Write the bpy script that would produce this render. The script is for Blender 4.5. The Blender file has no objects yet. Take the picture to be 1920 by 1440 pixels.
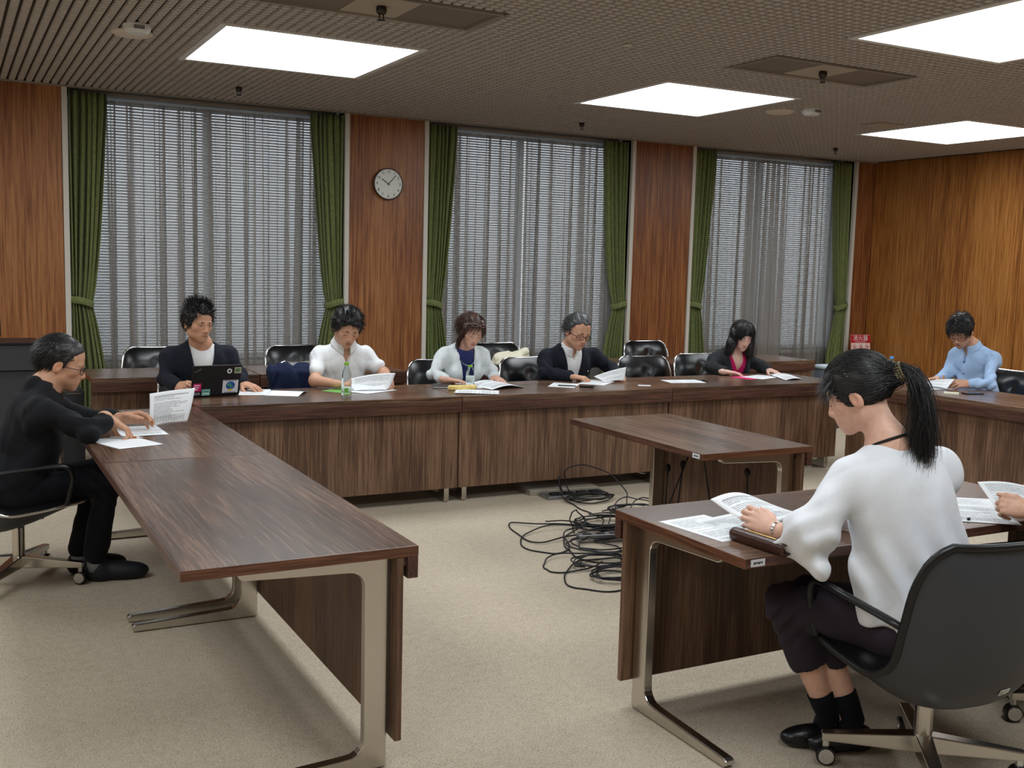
import bpy, bmesh, math, random
import numpy as np
from mathutils import Vector, Matrix, Euler
from math import sin, cos, pi, radians, sqrt, exp
SC = bpy.context.scene
COL = SC.collection
rnd = random.Random(7)

# ---------------------------------------------------------------- camera
FPX = 1977.19
CAM_LOC = Vector((-0.8222, -6.5003, 1.5411))
def cam_axes(yaw=0.49217, pitch=-0.11213, roll=0.02625):
    f = Vector((sin(yaw)*cos(pitch), cos(yaw)*cos(pitch), sin(pitch)))
    r = Vector((cos(yaw), -sin(yaw), 0)); u = r.cross(f)
    r2 = r*cos(roll) + u*sin(roll); u2 = -r*sin(roll) + u*cos(roll)
    return r2, u2, f
_r, _u, _f = cam_axes()
cd = bpy.data.cameras.new('camera'); cam = bpy.data.objects.new('camera', cd); COL.objects.link(cam)
cam.matrix_world = Matrix(((_r.x,_u.x,-_f.x,CAM_LOC.x),(_r.y,_u.y,-_f.y,CAM_LOC.y),(_r.z,_u.z,-_f.z,CAM_LOC.z),(0,0,0,1)))
cd.sensor_fit = 'HORIZONTAL'; cd.sensor_width = 36.0; cd.lens = FPX/1920*36.0
cd.clip_start = .05; cd.clip_end = 200
SC.camera = cam

# ---------------------------------------------------------------- world, exposure, lamp strength
W = bpy.data.worlds.new('daylight'); SC.world = W; W.use_nodes = True
bgn = W.node_tree.nodes['Background']
bgn.inputs[0].default_value = (0.86, 0.93, 1.0, 1); bgn.inputs[1].default_value = 2.2
PANEL_STRENGTH = 6.0
PANEL_COLOR = (0.91, 0.965, 1.0)
SC.view_settings.view_transform = 'Standard'; SC.view_settings.look = 'None'
SC.view_settings.exposure = 0.6; SC.view_settings.gamma = 1.0
try: SC.view_settings.use_curve_mapping = False
except Exception: pass

# ---------------------------------------------------------------- materials
def lin(r, g=None, b=None):
    if g is None: r, g, b = r
    def c(v):
        v /= 255.0
        return v/12.92 if v <= .04045 else ((v+.055)/1.055)**2.4
    return (c(r), c(g), c(b), 1.0)
class NT:
    def __init__(s, m): s.t = m.node_tree; s.n = s.t.nodes
    def new(s, typ, **kw):
        nd = s.n.new(typ)
        for k, v in kw.items():
            if hasattr(nd, k) and k not in ('color',): setattr(nd, k, v)
            else: nd.inputs[k].default_value = v
        return nd
    def link(s, a, b): s.t.links.new(a, b)
def newmat(name):
    m = bpy.data.materials.new(name); m.use_nodes = True
    return m, NT(m), m.node_tree.nodes['Principled BSDF']
def ramp(nt, stops):
    r = nt.new('ShaderNodeValToRGB'); e = r.color_ramp.elements
    while len(e) < len(stops): e.new(.5)
    for el, (p, c) in zip(e, stops): el.position = p; el.color = c
    return r
def plain(name, col, rough=.5, metal=0., spec=.5, noise=None, bump=None, coat=0., sheen=0., sss=0., alpha=1., trans=0., ior=1.45):
    """noise=(scale, amount): colour mottling; bump=(scale, strength)"""
    m, nt, b = newmat(name)
    c = lin(col); b.inputs['Base Color'].default_value = c
    b.inputs['Roughness'].default_value = rough; b.inputs['Metallic'].default_value = metal
    b.inputs['Specular IOR Level'].default_value = spec; b.inputs['Coat Weight'].default_value = coat
    b.inputs['Coat Roughness'].default_value = .1
    b.inputs['Sheen Weight'].default_value = sheen; b.inputs['Transmission Weight'].default_value = trans; b.inputs['IOR'].default_value = ior
    if sss: 
        b.inputs['Subsurface Weight'].default_value = sss; b.inputs['Subsurface Radius'].default_value = (.02,.008,.005); b.inputs['Subsurface Scale'].default_value = .4
    tc = nt.new('ShaderNodeTexCoord')
    if noise:
        n = nt.new('ShaderNodeTexNoise', Scale=noise[0], Detail=4.0)
        nt.link(tc.outputs['Object'], n.inputs['Vector'])
        a = noise[1]
        r = ramp(nt, [(.3, tuple(x*(1-a) for x in c[:3])+(1,)), (.7, tuple(min(1, x*(1+a)) for x in c[:3])+(1,))])
        nt.link(n.outputs['Fac'], r.inputs[0]); nt.link(r.outputs[0], b.inputs['Base Color'])
    if bump:
        n = nt.new('ShaderNodeTexNoise', Scale=bump[0], Detail=3.0)
        nt.link(tc.outputs['Object'], n.inputs['Vector'])
        bp = nt.new('ShaderNodeBump', Strength=bump[1], Distance=.005)
        nt.link(n.outputs['Fac'], bp.inputs['Height']); nt.link(bp.outputs[0], b.inputs['Normal'])
    return m
def wood(name, dark, mid, light, axis='X', scale=1., rough=.3, coat=.0, ring=1., spec=.5):
    """grain runs along the local axis"""
    m, nt, b = newmat(name)
    tc = nt.new('ShaderNodeTexCoord'); oi = nt.new('ShaderNodeObjectInfo')
    ad = nt.new('ShaderNodeVectorMath', operation='MULTIPLY_ADD')
    cmb = nt.new('ShaderNodeCombineXYZ')
    for i in range(3): nt.link(oi.outputs['Random'], cmb.inputs[i])
    nt.link(cmb.outputs[0], ad.inputs[0]); ad.inputs[1].default_value = (7.3, 5.1, 9.7); nt.link(tc.outputs['Object'], ad.inputs[2])
    mp = nt.new('ShaderNodeMapping'); k = {'X': (.16,1,1), 'Y': (1,.16,1), 'Z': (1,1,.16)}[axis]
    mp.inputs['Scale'].default_value = tuple(v*scale for v in k); nt.link(ad.outputs[0], mp.inputs[0])
    n0 = nt.new('ShaderNodeTexNoise', Scale=2.2, Detail=3.0, Roughness=.5); nt.link(mp.outputs[0], n0.inputs['Vector'])
    # rings: distorted bands of the slow noise
    mul = nt.new('ShaderNodeMath', operation='MULTIPLY'); mul.inputs[1].default_value = 26*ring; nt.link(n0.outputs['Fac'], mul.inputs[0])
    sn = nt.new('ShaderNodeMath', operation='SINE'); nt.link(mul.outputs[0], sn.inputs[0])
    mp2 = nt.new('ShaderNodeMapping'); k2 = {'X': (.035,1,1), 'Y': (1,.035,1), 'Z': (1,1,.035)}[axis]
    mp2.inputs['Scale'].default_value = tuple(v*scale for v in k2); nt.link(ad.outputs[0], mp2.inputs[0])
    n1 = nt.new('ShaderNodeTexNoise', Scale=95.0, Detail=3.0, Roughness=.65); nt.link(mp2.outputs[0], n1.inputs['Vector'])
    n2 = nt.new('ShaderNodeTexNoise', Scale=9.0, Detail=2.0); nt.link(mp2.outputs[0], n2.inputs['Vector'])
    a1 = nt.new('ShaderNodeMath', operation='MULTIPLY_ADD'); nt.link(sn.outputs[0], a1.inputs[0]); a1.inputs[1].default_value = .085*ring; nt.link(n1.outputs['Fac'], a1.inputs[2])
    a2 = nt.new('ShaderNodeMath', operation='MULTIPLY_ADD'); nt.link(n2.outputs['Fac'], a2.inputs[0]); a2.inputs[1].default_value = .3; nt.link(a1.outputs[0], a2.inputs[2])
    r = ramp(nt, [(.50, lin(dark)), (.65, lin(mid)), (.83, lin(light))]); nt.link(a2.outputs[0], r.inputs[0])
    nt.link(r.outputs[0], b.inputs['Base Color'])
    b.inputs['Roughness'].default_value = rough; b.inputs['Coat Weight'].default_value = coat; b.inputs['Coat Roughness'].default_value = .12
    b.inputs['Specular IOR Level'].default_value = spec
    bp = nt.new('ShaderNodeBump', Strength=.06, Distance=.002); nt.link(n1.outputs['Fac'], bp.inputs['Height']); nt.link(bp.outputs[0], b.inputs['Normal'])
    return m
def emission(name, col, s):
    m = bpy.data.materials.new(name); m.use_nodes = True; nt = NT(m); nt.n.clear()
    e = nt.new('ShaderNodeEmission'); e.inputs[0].default_value = tuple(col)+(1,); e.inputs[1].default_value = s
    o = nt.new('ShaderNodeOutputMaterial'); nt.link(e.outputs[0], o.inputs[0]); return m
def carpet_mat():
    m, nt, b = newmat('carpet'); tc = nt.new('ShaderNodeTexCoord')
    n = nt.new('ShaderNodeTexNoise', Scale=150.0, Detail=3.0, Roughness=.8); nt.link(tc.outputs['Object'], n.inputs['Vector'])
    n2 = nt.new('ShaderNodeTexNoise', Scale=1.3, Detail=4.0); nt.link(tc.outputs['Object'], n2.inputs['Vector'])
    n3 = nt.new('ShaderNodeTexNoise', Scale=28.0, Detail=3.0, Roughness=.7); nt.link(tc.outputs['Object'], n3.inputs['Vector'])
    r = ramp(nt, [(.28, lin(140,126,107)), (.5, lin(186,172,152)), (.75, lin(216,204,186))])
    a = nt.new('ShaderNodeMath', operation='MULTIPLY_ADD'); nt.link(n2.outputs['Fac'], a.inputs[0]); a.inputs[1].default_value = .16; nt.link(n.outputs['Fac'], a.inputs[2])
    a2 = nt.new('ShaderNodeMath', operation='MULTIPLY_ADD'); nt.link(n3.outputs['Fac'], a2.inputs[0]); a2.inputs[1].default_value = .22; nt.link(a.outputs[0], a2.inputs[2])
    sb = nt.new('ShaderNodeMath', operation='SUBTRACT'); nt.link(a2.outputs[0], sb.inputs[0]); sb.inputs[1].default_value = .19
    nt.link(sb.outputs[0], r.inputs[0]); nt.link(r.outputs[0], b.inputs['Base Color'])
    b.inputs['Roughness'].default_value = .95; b.inputs['Specular IOR Level'].default_value = .1
    bp = nt.new('ShaderNodeBump', Strength=.5, Distance=.006); nt.link(n.outputs['Fac'], bp.inputs['Height']); nt.link(bp.outputs[0], b.inputs['Normal'])
    return m
def sheer_mat():
    m = bpy.data.materials.new('sheer_voile'); m.use_nodes = True; nt = NT(m); nt.n.clear()
    d = nt.new('ShaderNodeBsdfDiffuse'); d.inputs[0].default_value = lin(170,164,157)
    t = nt.new('ShaderNodeBsdfTranslucent'); t.inputs[0].default_value = lin(170,164,157)
    x = nt.new('ShaderNodeBsdfTransparent'); x.inputs[0].default_value = (.93,.92,.91,1)
    m1 = nt.new('ShaderNodeMixShader'); m1.inputs[0].default_value = .42; nt.link(d.outputs[0], m1.inputs[1]); nt.link(t.outputs[0], m1.inputs[2])
    m2 = nt.new('ShaderNodeMixShader'); m2.inputs[0].default_value = .45; nt.link(m1.outputs[0], m2.inputs[1]); nt.link(x.outputs[0], m2.inputs[2])
    o = nt.new('ShaderNodeOutputMaterial'); nt.link(m2.outputs[0], o.inputs[0]); return m
def cloth(name, col, scale=260., amt=.12, rough=.85, bump=.25, stretch=(1,1,1), sheen=.04, col2=None):
    m, nt, b = newmat(name); tc = nt.new('ShaderNodeTexCoord'); mp = nt.new('ShaderNodeMapping'); mp.inputs['Scale'].default_value = stretch
    nt.link(tc.outputs['Object'], mp.inputs[0])
    n = nt.new('ShaderNodeTexNoise', Scale=scale, Detail=3.0); nt.link(mp.outputs[0], n.inputs['Vector'])
    c = lin(col); 
    c1 = tuple(x*(1-amt) for x in c[:3])+(1,); c2 = tuple(min(1,x*(1+amt)) for x in c[:3])+(1,)
    if col2: c1, c2 = lin(col), lin(col2)
    r = ramp(nt, [(.35, c1), (.65, c2)]); nt.link(n.outputs['Fac'], r.inputs[0]); nt.link(r.outputs[0], b.inputs['Base Color'])
    b.inputs['Roughness'].default_value = rough; b.inputs['Specular IOR Level'].default_value = .2; b.inputs['Sheen Weight'].default_value = sheen
    n2 = nt.new('ShaderNodeTexNoise', Scale=12.0, Detail=2.0, Distortion=.5); nt.link(tc.outputs['Object'], n2.inputs['Vector'])
    mx = nt.new('ShaderNodeMath', operation='MULTIPLY_ADD'); nt.link(n.outputs['Fac'], mx.inputs[0]); mx.inputs[1].default_value = .05; nt.link(n2.outputs['Fac'], mx.inputs[2])
    bp = nt.new('ShaderNodeBump', Strength=bump*1.2, Distance=.02); nt.link(mx.outputs[0], bp.inputs['Height']); nt.link(bp.outputs[0], b.inputs['Normal'])
    return m
def print_mat(name, rows=26, margin=.1, head=True, fig=False, ink=.3, seed=0.):
    """a printed page: lines of small type on white paper, from the mesh UV map"""
    m, nt, b = newmat(name); uv = nt.new('ShaderNodeUVMap'); sp = nt.new('ShaderNodeSeparateXYZ'); nt.link(uv.outputs[0], sp.inputs[0])
    def M(op, a, c=None, cl=False):
        nd = nt.new('ShaderNodeMath', operation=op); nd.use_clamp = cl
        for i, v in enumerate((a, c)):
            if v is None: continue
            if isinstance(v, (int, float)): nd.inputs[i].default_value = v
            else: nt.link(v, nd.inputs[i])
        return nd.outputs[0]
    u, v = sp.outputs[0], sp.outputs[1]
    row = M('MULTIPLY', v, rows); fr = M('FRACT', row); inrow = M('MULTIPLY', M('GREATER_THAN', fr, .34), M('LESS_THAN', fr, .8))
    rid = M('FLOOR', row)
    wn = nt.new('ShaderNodeTexWhiteNoise', noise_dimensions='2D'); cb = nt.new('ShaderNodeCombineXYZ'); nt.link(rid, cb.inputs[0]); cb.inputs[1].default_value = seed; nt.link(cb.outputs[0], wn.inputs[0])
    end = M('ADD', M('MULTIPLY', wn.outputs[0], .55), .4)      # where each line of type ends
    skip = M('GREATER_THAN', wn.outputs[0], .14)
    cb2 = nt.new('ShaderNodeCombineXYZ'); nt.link(M('MULTIPLY', u, 60), cb2.inputs[0]); nt.link(M('MULTIPLY', rid, 3.7), cb2.inputs[1]); nt.link(M('MULTIPLY', fr, 2.), cb2.inputs[2])
    n = nt.new('ShaderNodeTexNoise', Scale=1.3, Detail=2.0); nt.link(cb2.outputs[0], n.inputs['Vector'])
    ch = M('GREATER_THAN', n.outputs['Fac'], .44)
    box = M('MULTIPLY', M('MULTIPLY', M('GREATER_THAN', u, margin), M('LESS_THAN', u, M('MINIMUM', end, 1-margin))), M('MULTIPLY', M('GREATER_THAN', v, margin*.8), M('LESS_THAN', v, 1-margin*.8)))
    k = M('MULTIPLY', M('MULTIPLY', inrow, ch), M('MULTIPLY', box, skip))
    if head:   # grey title band
        hb = M('MULTIPLY', M('MULTIPLY', M('GREATER_THAN', v, .855), M('LESS_THAN', v, .895)), M('MULTIPLY', M('GREATER_THAN', u, .12), M('LESS_THAN', u, .88)))
        k = M('MAXIMUM', k, M('MULTIPLY', hb, .6))
    if fig:    # a ruled table near the foot of the page
        gx = M('LESS_THAN', M('FRACT', M('MULTIPLY', u, 14)), .12); gy = M('LESS_THAN', M('FRACT', M('MULTIPLY', v, 30)), .2)
        reg = M('MULTIPLY', M('MULTIPLY', M('GREATER_THAN', v, .1), M('LESS_THAN', v, .27)), M('MULTIPLY', M('GREATER_THAN', u, .1), M('LESS_THAN', u, .9)))
        k = M('MAXIMUM', k, M('MULTIPLY', M('MAXIMUM', gx, gy), reg))
    mix = nt.new('ShaderNodeMix', data_type='RGBA'); nt.link(k, mix.inputs[0]); mix.inputs[6].default_value = lin(238,241,243); mix.inputs[7].default_value = (ink, ink, ink*1.03, 1)
    nt.link(mix.outputs[2], b.inputs['Base Color']); b.inputs['Roughness'].default_value = .7; b.inputs['Specular IOR Level'].default_value = .2
    return m
MT = {}
MT['desk_top'] = wood('desk_top_walnut', (66,46,35), (90,66,52), (122,94,75), 'X', 1., .27, .08, 1.0)
MT['desk_edge'] = wood('desk_edge_walnut', (58,36,28), (80,52,42), (100,68,54), 'X', 1.4, .35, 0, .6)
MT['desk_panel'] = wood('desk_panel_walnut', (78,54,40), (104,76,57), (130,100,77), 'Z', 1.1, .42, 0, 1.)
MT['desk_band'] = wood('desk_band_walnut', (74,42,28), (100,62,42), (122,80,56), 'Y', 1.4, .35, 0, .6)
MT['wall_wood'] = wood('wall_teak', (112,62,30), (144,88,46), (170,114,66), 'Z', .6, .42, 0, .75)
MT['wall_wood2'] = wood('wall_teak_warm', (122,70,26), (156,98,42), (180,122,62), 'Z', .6, .42, 0, .6)
MT['carpet'] = carpet_mat()
MT['chrome'] = plain('polished_aluminium', (205,200,192), .22, 1.)
MT['chrome_bright'] = plain('bright_chrome', (222,222,222), .1, 1.)
MT['trim_white'] = plain('painted_metal_trim', (214,208,196), .45)
MT['black_plastic'] = plain('black_plastic', (20,20,21), .38)
MT['shell'] = plain('dark_grey_shell', (58,60,64), .45, bump=(600,.05))
MT['leather'] = plain('black_leather', (16,16,18), .28, spec=.6, bump=(180,.12))
MT['ceiling'] = plain('ceiling_taupe', (192,184,177), .8, noise=(30,.06))
MT['ceiling_back'] = plain('ceiling_groove', (60,53,48), .9)
MT['white_paint'] = plain('white_paint', (225,225,222), .4)
MT['drape'] = cloth('green_drape', (98,106,62), 180, .1, .9, .3, (1,1,.2), .15, (130,138,86))
MT['sheer'] = sheer_mat()
def slat_mat():
    m = bpy.data.materials.new('blind_slat'); m.use_nodes = True; nt = NT(m); nt.n.clear()
    d = nt.new('ShaderNodeBsdfDiffuse'); d.inputs[0].default_value = lin(222,226,228); t = nt.new('ShaderNodeBsdfTranslucent'); t.inputs[0].default_value = lin(222,228,232)
    x = nt.new('ShaderNodeMixShader'); x.inputs[0].default_value = .3; nt.link(d.outputs[0], x.inputs[1]); nt.link(t.outputs[0], x.inputs[2])
    o = nt.new('ShaderNodeOutputMaterial'); nt.link(x.outputs[0], o.inputs[0]); return m
MT['slat'] = slat_mat()
MT['paper'] = plain('paper', (240,243,245), .65, spec=.2)
MT['print_a'] = print_mat('printed_page', 26, fig=True, seed=1.)
MT['print_b'] = print_mat('printed_page_text', 30, head=False, seed=4.)
MT['print_c'] = print_mat('printed_page_table', 24, head=False, fig=True, seed=9.)
MT['glass'] = plain('clear_glass', (255,255,255), .02, trans=1., ior=1.45)
MT['black'] = plain('matt_black', (12,12,13), .6)
MT['cable'] = plain('cable_black', (16,16,20), .45)
MT['skin'] = None
# ---------------------------------------------------------------- mesh helpers
def V(*a): return Vector(a if len(a) > 1 else a[0])
class MB:
    def __init__(s): s.v = []; s.f = []; s.uv = None
    def add(s, verts, faces):
        o = len(s.v); s.v += [tuple(p) for p in verts]; s.f += [tuple(i+o for i in f) for f in faces]; return s
    def box(s, a, b):
        x0,y0,z0 = a; x1,y1,z1 = b
        return s.add([(x0,y0,z0),(x1,y0,z0),(x1,y1,z0),(x0,y1,z0),(x0,y0,z1),(x1,y0,z1),(x1,y1,z1),(x0,y1,z1)],
                     [(0,3,2,1),(4,5,6,7),(0,1,5,4),(1,2,6,5),(2,3,7,6),(3,0,4,7)])
    def obox(s, c, size, R):
        c = V(c); hx,hy,hz = [k/2 for k in size]
        vs = [c + R @ V(sx*hx, sy*hy, sz*hz) for sz in (-1,1) for (sx,sy) in ((-1,-1),(1,-1),(1,1),(-1,1))]
        return s.add(vs, [(0,3,2,1),(4,5,6,7),(0,1,5,4),(1,2,6,5),(2,3,7,6),(3,0,4,7)])
    def prism(s, poly, f0, f1):
        """poly: list of 2d points; f0/f1 map a 2d point to 3d on the two caps"""
        n = len(poly); vs = [f0(p) for p in poly] + [f1(p) for p in poly]
        fs = [tuple(range(n))[::-1], tuple(range(n, 2*n))] + [(i, (i+1) % n, n+(i+1) % n, n+i) for i in range(n)]
        return s.add(vs, fs)
    def tube(s, path, r, n=8, closed=False, cap=True):
        P = [V(p) for p in path]; m = len(P)
        R = r if isinstance(r, (list, tuple)) else [r]*m
        prev = None; rings = []
        for i in range(m):
            a = P[(i-1) % m] if (closed or i > 0) else P[0]; b = P[(i+1) % m] if (closed or i < m-1) else P[-1]
            t = (b-a); t = t.normalized() if t.length > 1e-9 else V(0,0,1)
            if prev is None:
                up = V(0,0,1) if abs(t.z) < .9 else V(1,0,0); x = t.cross(up).normalized()
            else:
                x = (prev - t*prev.dot(t)); x = x.normalized() if x.length > 1e-9 else t.orthogonal().normalized()
            prev = x; y = t.cross(x)
            rings.append([P[i] + (x*cos(2*pi*k/n) + y*sin(2*pi*k/n))*R[i] for k in range(n)])
        vs = [p for rg in rings for p in rg]; fs = []
        for i in range(m if closed else m-1):
            j = (i+1) % m
            for k in range(n): fs.append((i*n+k, i*n+(k+1) % n, j*n+(k+1) % n, j*n+k))
        if cap and not closed: fs.append(tuple(range(n))[::-1]); fs.append(tuple((m-1)*n+k for k in range(n)))
        return s.add(vs, fs)
    def cyl(s, a, b, r0, r1=None, n=16): return s.tube([a, b], [r0, r0 if r1 is None else r1], n)
    def lathe(s, prof, n=20, c=(0,0,0), axis='Z'):
        c = V(c); vs = []; fs = []
        for (r, z) in prof:
            for k in range(n):
                a = 2*pi*k/n
                p = {'Z': V(r*cos(a), r*sin(a), z), 'Y': V(r*cos(a), z, r*sin(a)), 'X': V(z, r*cos(a), r*sin(a))}[axis]
                vs.append(c+p)
        m = len(prof)
        for i in range(m-1):
            for k in range(n): fs.append((i*n+k, i*n+(k+1) % n, (i+1)*n+(k+1) % n, (i+1)*n+k))
        fs.append(tuple(range(n))[::-1]); fs.append(tuple((m-1)*n+k for k in range(n)))
        return s.add(vs, fs)
    def grid(s, fn, nu, nv, flip=False, uv=False):
        vs = [fn(i/nu, j/nv) for j in range(nv+1) for i in range(nu+1)]
        fs = []
        for j in range(nv):
            for i in range(nu):
                q = (j*(nu+1)+i, j*(nu+1)+i+1, (j+1)*(nu+1)+i+1, (j+1)*(nu+1)+i)
                fs.append(q[::-1] if flip else q)
        if uv:
            s.uv = (s.uv or []) + [(i/nu, j/nv) for j in range(nv+1) for i in range(nu+1)]
        return s.add(vs, fs)
    def ell(s, c, r, nu=14, nv=9, R=None):
        c = V(c); r = r if isinstance(r, (tuple, list)) else (r,)*3; R = R or Matrix.Identity(3)
        return s.grid(lambda u, v: c + R @ V(r[0]*cos(2*pi*u)*sin(pi*(.001+.998*v)), r[1]*sin(2*pi*u)*sin(pi*(.001+.998*v)), -r[2]*cos(pi*(.001+.998*v))), nu, nv)
    def xf(s, M):
        s.v = [tuple(M @ V(p)) for p in s.v]; return s
    def build(s, name, mat, parent=None, smooth=False, bevel=0, loc=None, solid=0, sub=0, angle=None):
        me = bpy.data.meshes.new(name); me.from_pydata([tuple(p) for p in s.v], [], s.f)
        if s.uv:
            ul = me.uv_layers.new(name='UVMap')
            for lp in me.loops: ul.data[lp.index].uv = s.uv[lp.vertex_index]
        me.update()
        return wrap(name, me, mat, parent, smooth, bevel, loc, solid, sub)
def wrap(name, me, mat, parent=None, smooth=False, bevel=0, loc=None, solid=0, sub=0):
    if isinstance(mat, str): mat = MT[mat]
    if mat: me.materials.append(mat)
    if smooth: me.polygons.foreach_set('use_smooth', [True]*len(me.polygons))
    o = bpy.data.objects.new(name, me); COL.objects.link(o)
    if parent: o.parent = parent
    if loc is not None: o.location = loc
    if solid:
        md = o.modifiers.new('solid', 'SOLIDIFY'); md.thickness = solid; md.offset = 0
    if bevel:
        md = o.modifiers.new('bevel', 'BEVEL'); md.width = bevel; md.segments = 2; md.limit_method = 'ANGLE'; md.angle_limit = radians(40)
    if sub:
        md = o.modifiers.new('sub', 'SUBSURF'); md.levels = sub; md.render_levels = sub
    return o
def tag(o, label=None, cat=None, group=None, kind=None):
    if label: o['label'] = label
    if cat: o['category'] = cat
    if group: o['group'] = group
    if kind: o['kind'] = kind
    return o
def empty(name, loc=(0,0,0), rz=0., label=None, cat=None, group=None):
    o = bpy.data.objects.new(name, None); COL.objects.link(o); o.location = loc; o.rotation_euler = (0,0,rz)
    o.empty_display_size = .1
    return tag(o, label, cat, group)
def dup(root, loc, rz, label, group=None, skip=()):
    r = root.copy(); COL.objects.link(r); r.location = loc; r.rotation_euler = (0,0,rz); r['label'] = label
    if group: r['group'] = group
    def kids(a, b):
        for ch in a.children:
            if ch.name.split('.')[0] in skip: continue
            c = ch.copy(); COL.objects.link(c); c.parent = b; kids(ch, c)
    kids(root, r)
    return r
def crom(pts, n):
    """Catmull-Rom through pts, n samples"""
    P = [V(p) for p in pts]; m = len(P)-1; out = []
    for i in range(n):
        t = i/(n-1)*m; k = min(int(t), m-1); f = t-k
        p0 = P[max(k-1,0)]; p1 = P[k]; p2 = P[k+1]; p3 = P[min(k+2,m)]
        out.append(.5*((2*p1) + (p2-p0)*f + (2*p0-5*p1+4*p2-p3)*f*f + (3*p1-p0-3*p2+p3)*f**3))
    return out
def text_mesh(name, body, size, mat, parent, M, extrude=.0006, align='CENTER'):
    cu = bpy.data.curves.new(name, 'FONT'); cu.body = body; cu.size = size; cu.align_x = align; cu.align_y = 'CENTER'; cu.extrude = extrude
    o = bpy.data.objects.new(name+'_src', cu); COL.objects.link(o)
    dg = bpy.context.evaluated_depsgraph_get(); me = bpy.data.meshes.new_from_object(o.evaluated_get(dg))
    bpy.data.objects.remove(o); bpy.data.curves.remove(cu)
    me.transform(M); me.name = name; me.materials.clear()
    return wrap(name, me, mat, parent)
# ---------------------------------------------------------------- the room
WY, H, WX = 2.838, 2.877, 9.068          # window wall, ceiling, right wall
XL, YB = -3.4, -9.6                      # wall out of view on the left, wall behind the camera
def struct(o): o['kind'] = 'structure'; return o
struct(MB().box((XL,YB,-.1),(WX+.2,WY+.5,0)).build('floor','carpet'))
BAYS = [(.066,2.398),(3.222,5.536),(6.367,8.733)]
TR = .042                                 # trim width
# window wall: pillars between the window bays, faced with veneer panels
wb = MB(); edges = [XL]+[e for b in BAYS for e in b]+[WX]
for i in range(0, len(edges), 2):
    a, b = edges[i]-(0 if i == 0 else 0), edges[i+1]
    wb.box((a,WY+.02,0),(b,WY+.45,H+.1))
for a, b in BAYS: wb.box((a,WY+.25,0),(b,WY+.45,.62)); wb.box((a,WY+.25,2.86),(b,WY+.45,H+.1))
wall_window = struct(wb.build('wall_window', plain('wall_core', (150,146,138), .8)))
def veneer(x0, x1, parent, mat='wall_wood'):
    o = MB().box((x0,WY-.004,.08),(x1,WY+.019,H-.002)).build('panel', mat, parent, bevel=.0015); return o
xs = [XL,-2.32,-1.14,.066-TR]
for a, b in zip(xs[:-1], xs[1:]): veneer(a+.002, b-.002, wall_window)
for a, b in ((2.398+TR,3.222-TR),(5.536+TR,6.367-TR),(8.733+TR,WX-.005)): veneer(a, b, wall_window)
n = 0
for a, b in BAYS:
    for x0 in (a-TR, b):
        n += 1
        struct(MB().box((x0,WY-.02,.0),(x0+TR,WY+.25,H-.001)).build('trim_%d' % n, 'trim_white', bevel=.002))
struct(MB().box((XL,WY-.012,0),(.066-TR,WY+.02,.08)).build('baseboard_window', plain('baseboard_dark',(58,44,36),.5)))
# right wall of tall veneer panels
wr = struct(MB().box((WX+.02,YB,0),(WX+.2,WY+.45,H+.1)).build('wall_right', plain('wall_core2', (120,100,80), .8)))
y = WY-.005; k = 0
for wdt in (1.02,1.02,1.02,1.02,1.02,1.02,1.02,1.02,1.02,1.02,1.02,1.02):
    MB().box((WX-.004,max(y-wdt,YB)+.003,.08),(WX+.019,y-.003,H-.002)).build('panel', 'wall_wood2', wr, bevel=.002); y -= wdt
struct(MB().box((WX-.012,YB,0),(WX+.02,WY,.08)).build('baseboard_right', bpy.data.materials['baseboard_dark']))
struct(MB().box((XL-.2,YB,0),(XL,WY+.45,H+.1)).build('wall_left', plain('wall_plaster', (196,184,166), .8)))
struct(MB().box((XL,YB-.2,0),(WX,YB,H+.1)).build('wall_behind', bpy.data.materials['wall_plaster']))

# ceiling: small raised squares on a dark backing, with openings for light boxes and service panels
LX = [-2.518,.627,3.772,6.93]; LW = 1.248
LYR = [-.168, -3.176, -6.184, -9.2]; 
lights = [(x, y) for x in LX for y in LYR if y > -9]
vents = [(.632,-1.292),(3.776,-1.292),(6.93,-1.292),(-2.518,-1.292),(.632,-4.3),(3.776,-4.3),(6.93,-4.3)]; VW, VD = 1.236, .46
ce = struct(MB().box((XL,YB,H+.05),(WX+.05,WY+.3,H+.15)).build('ceiling','ceiling_back'))
holes = [(x,y,x+LW,y+LW) for x,y in lights]+[(x,y,x+VW,y+VD) for x,y in vents]
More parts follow.
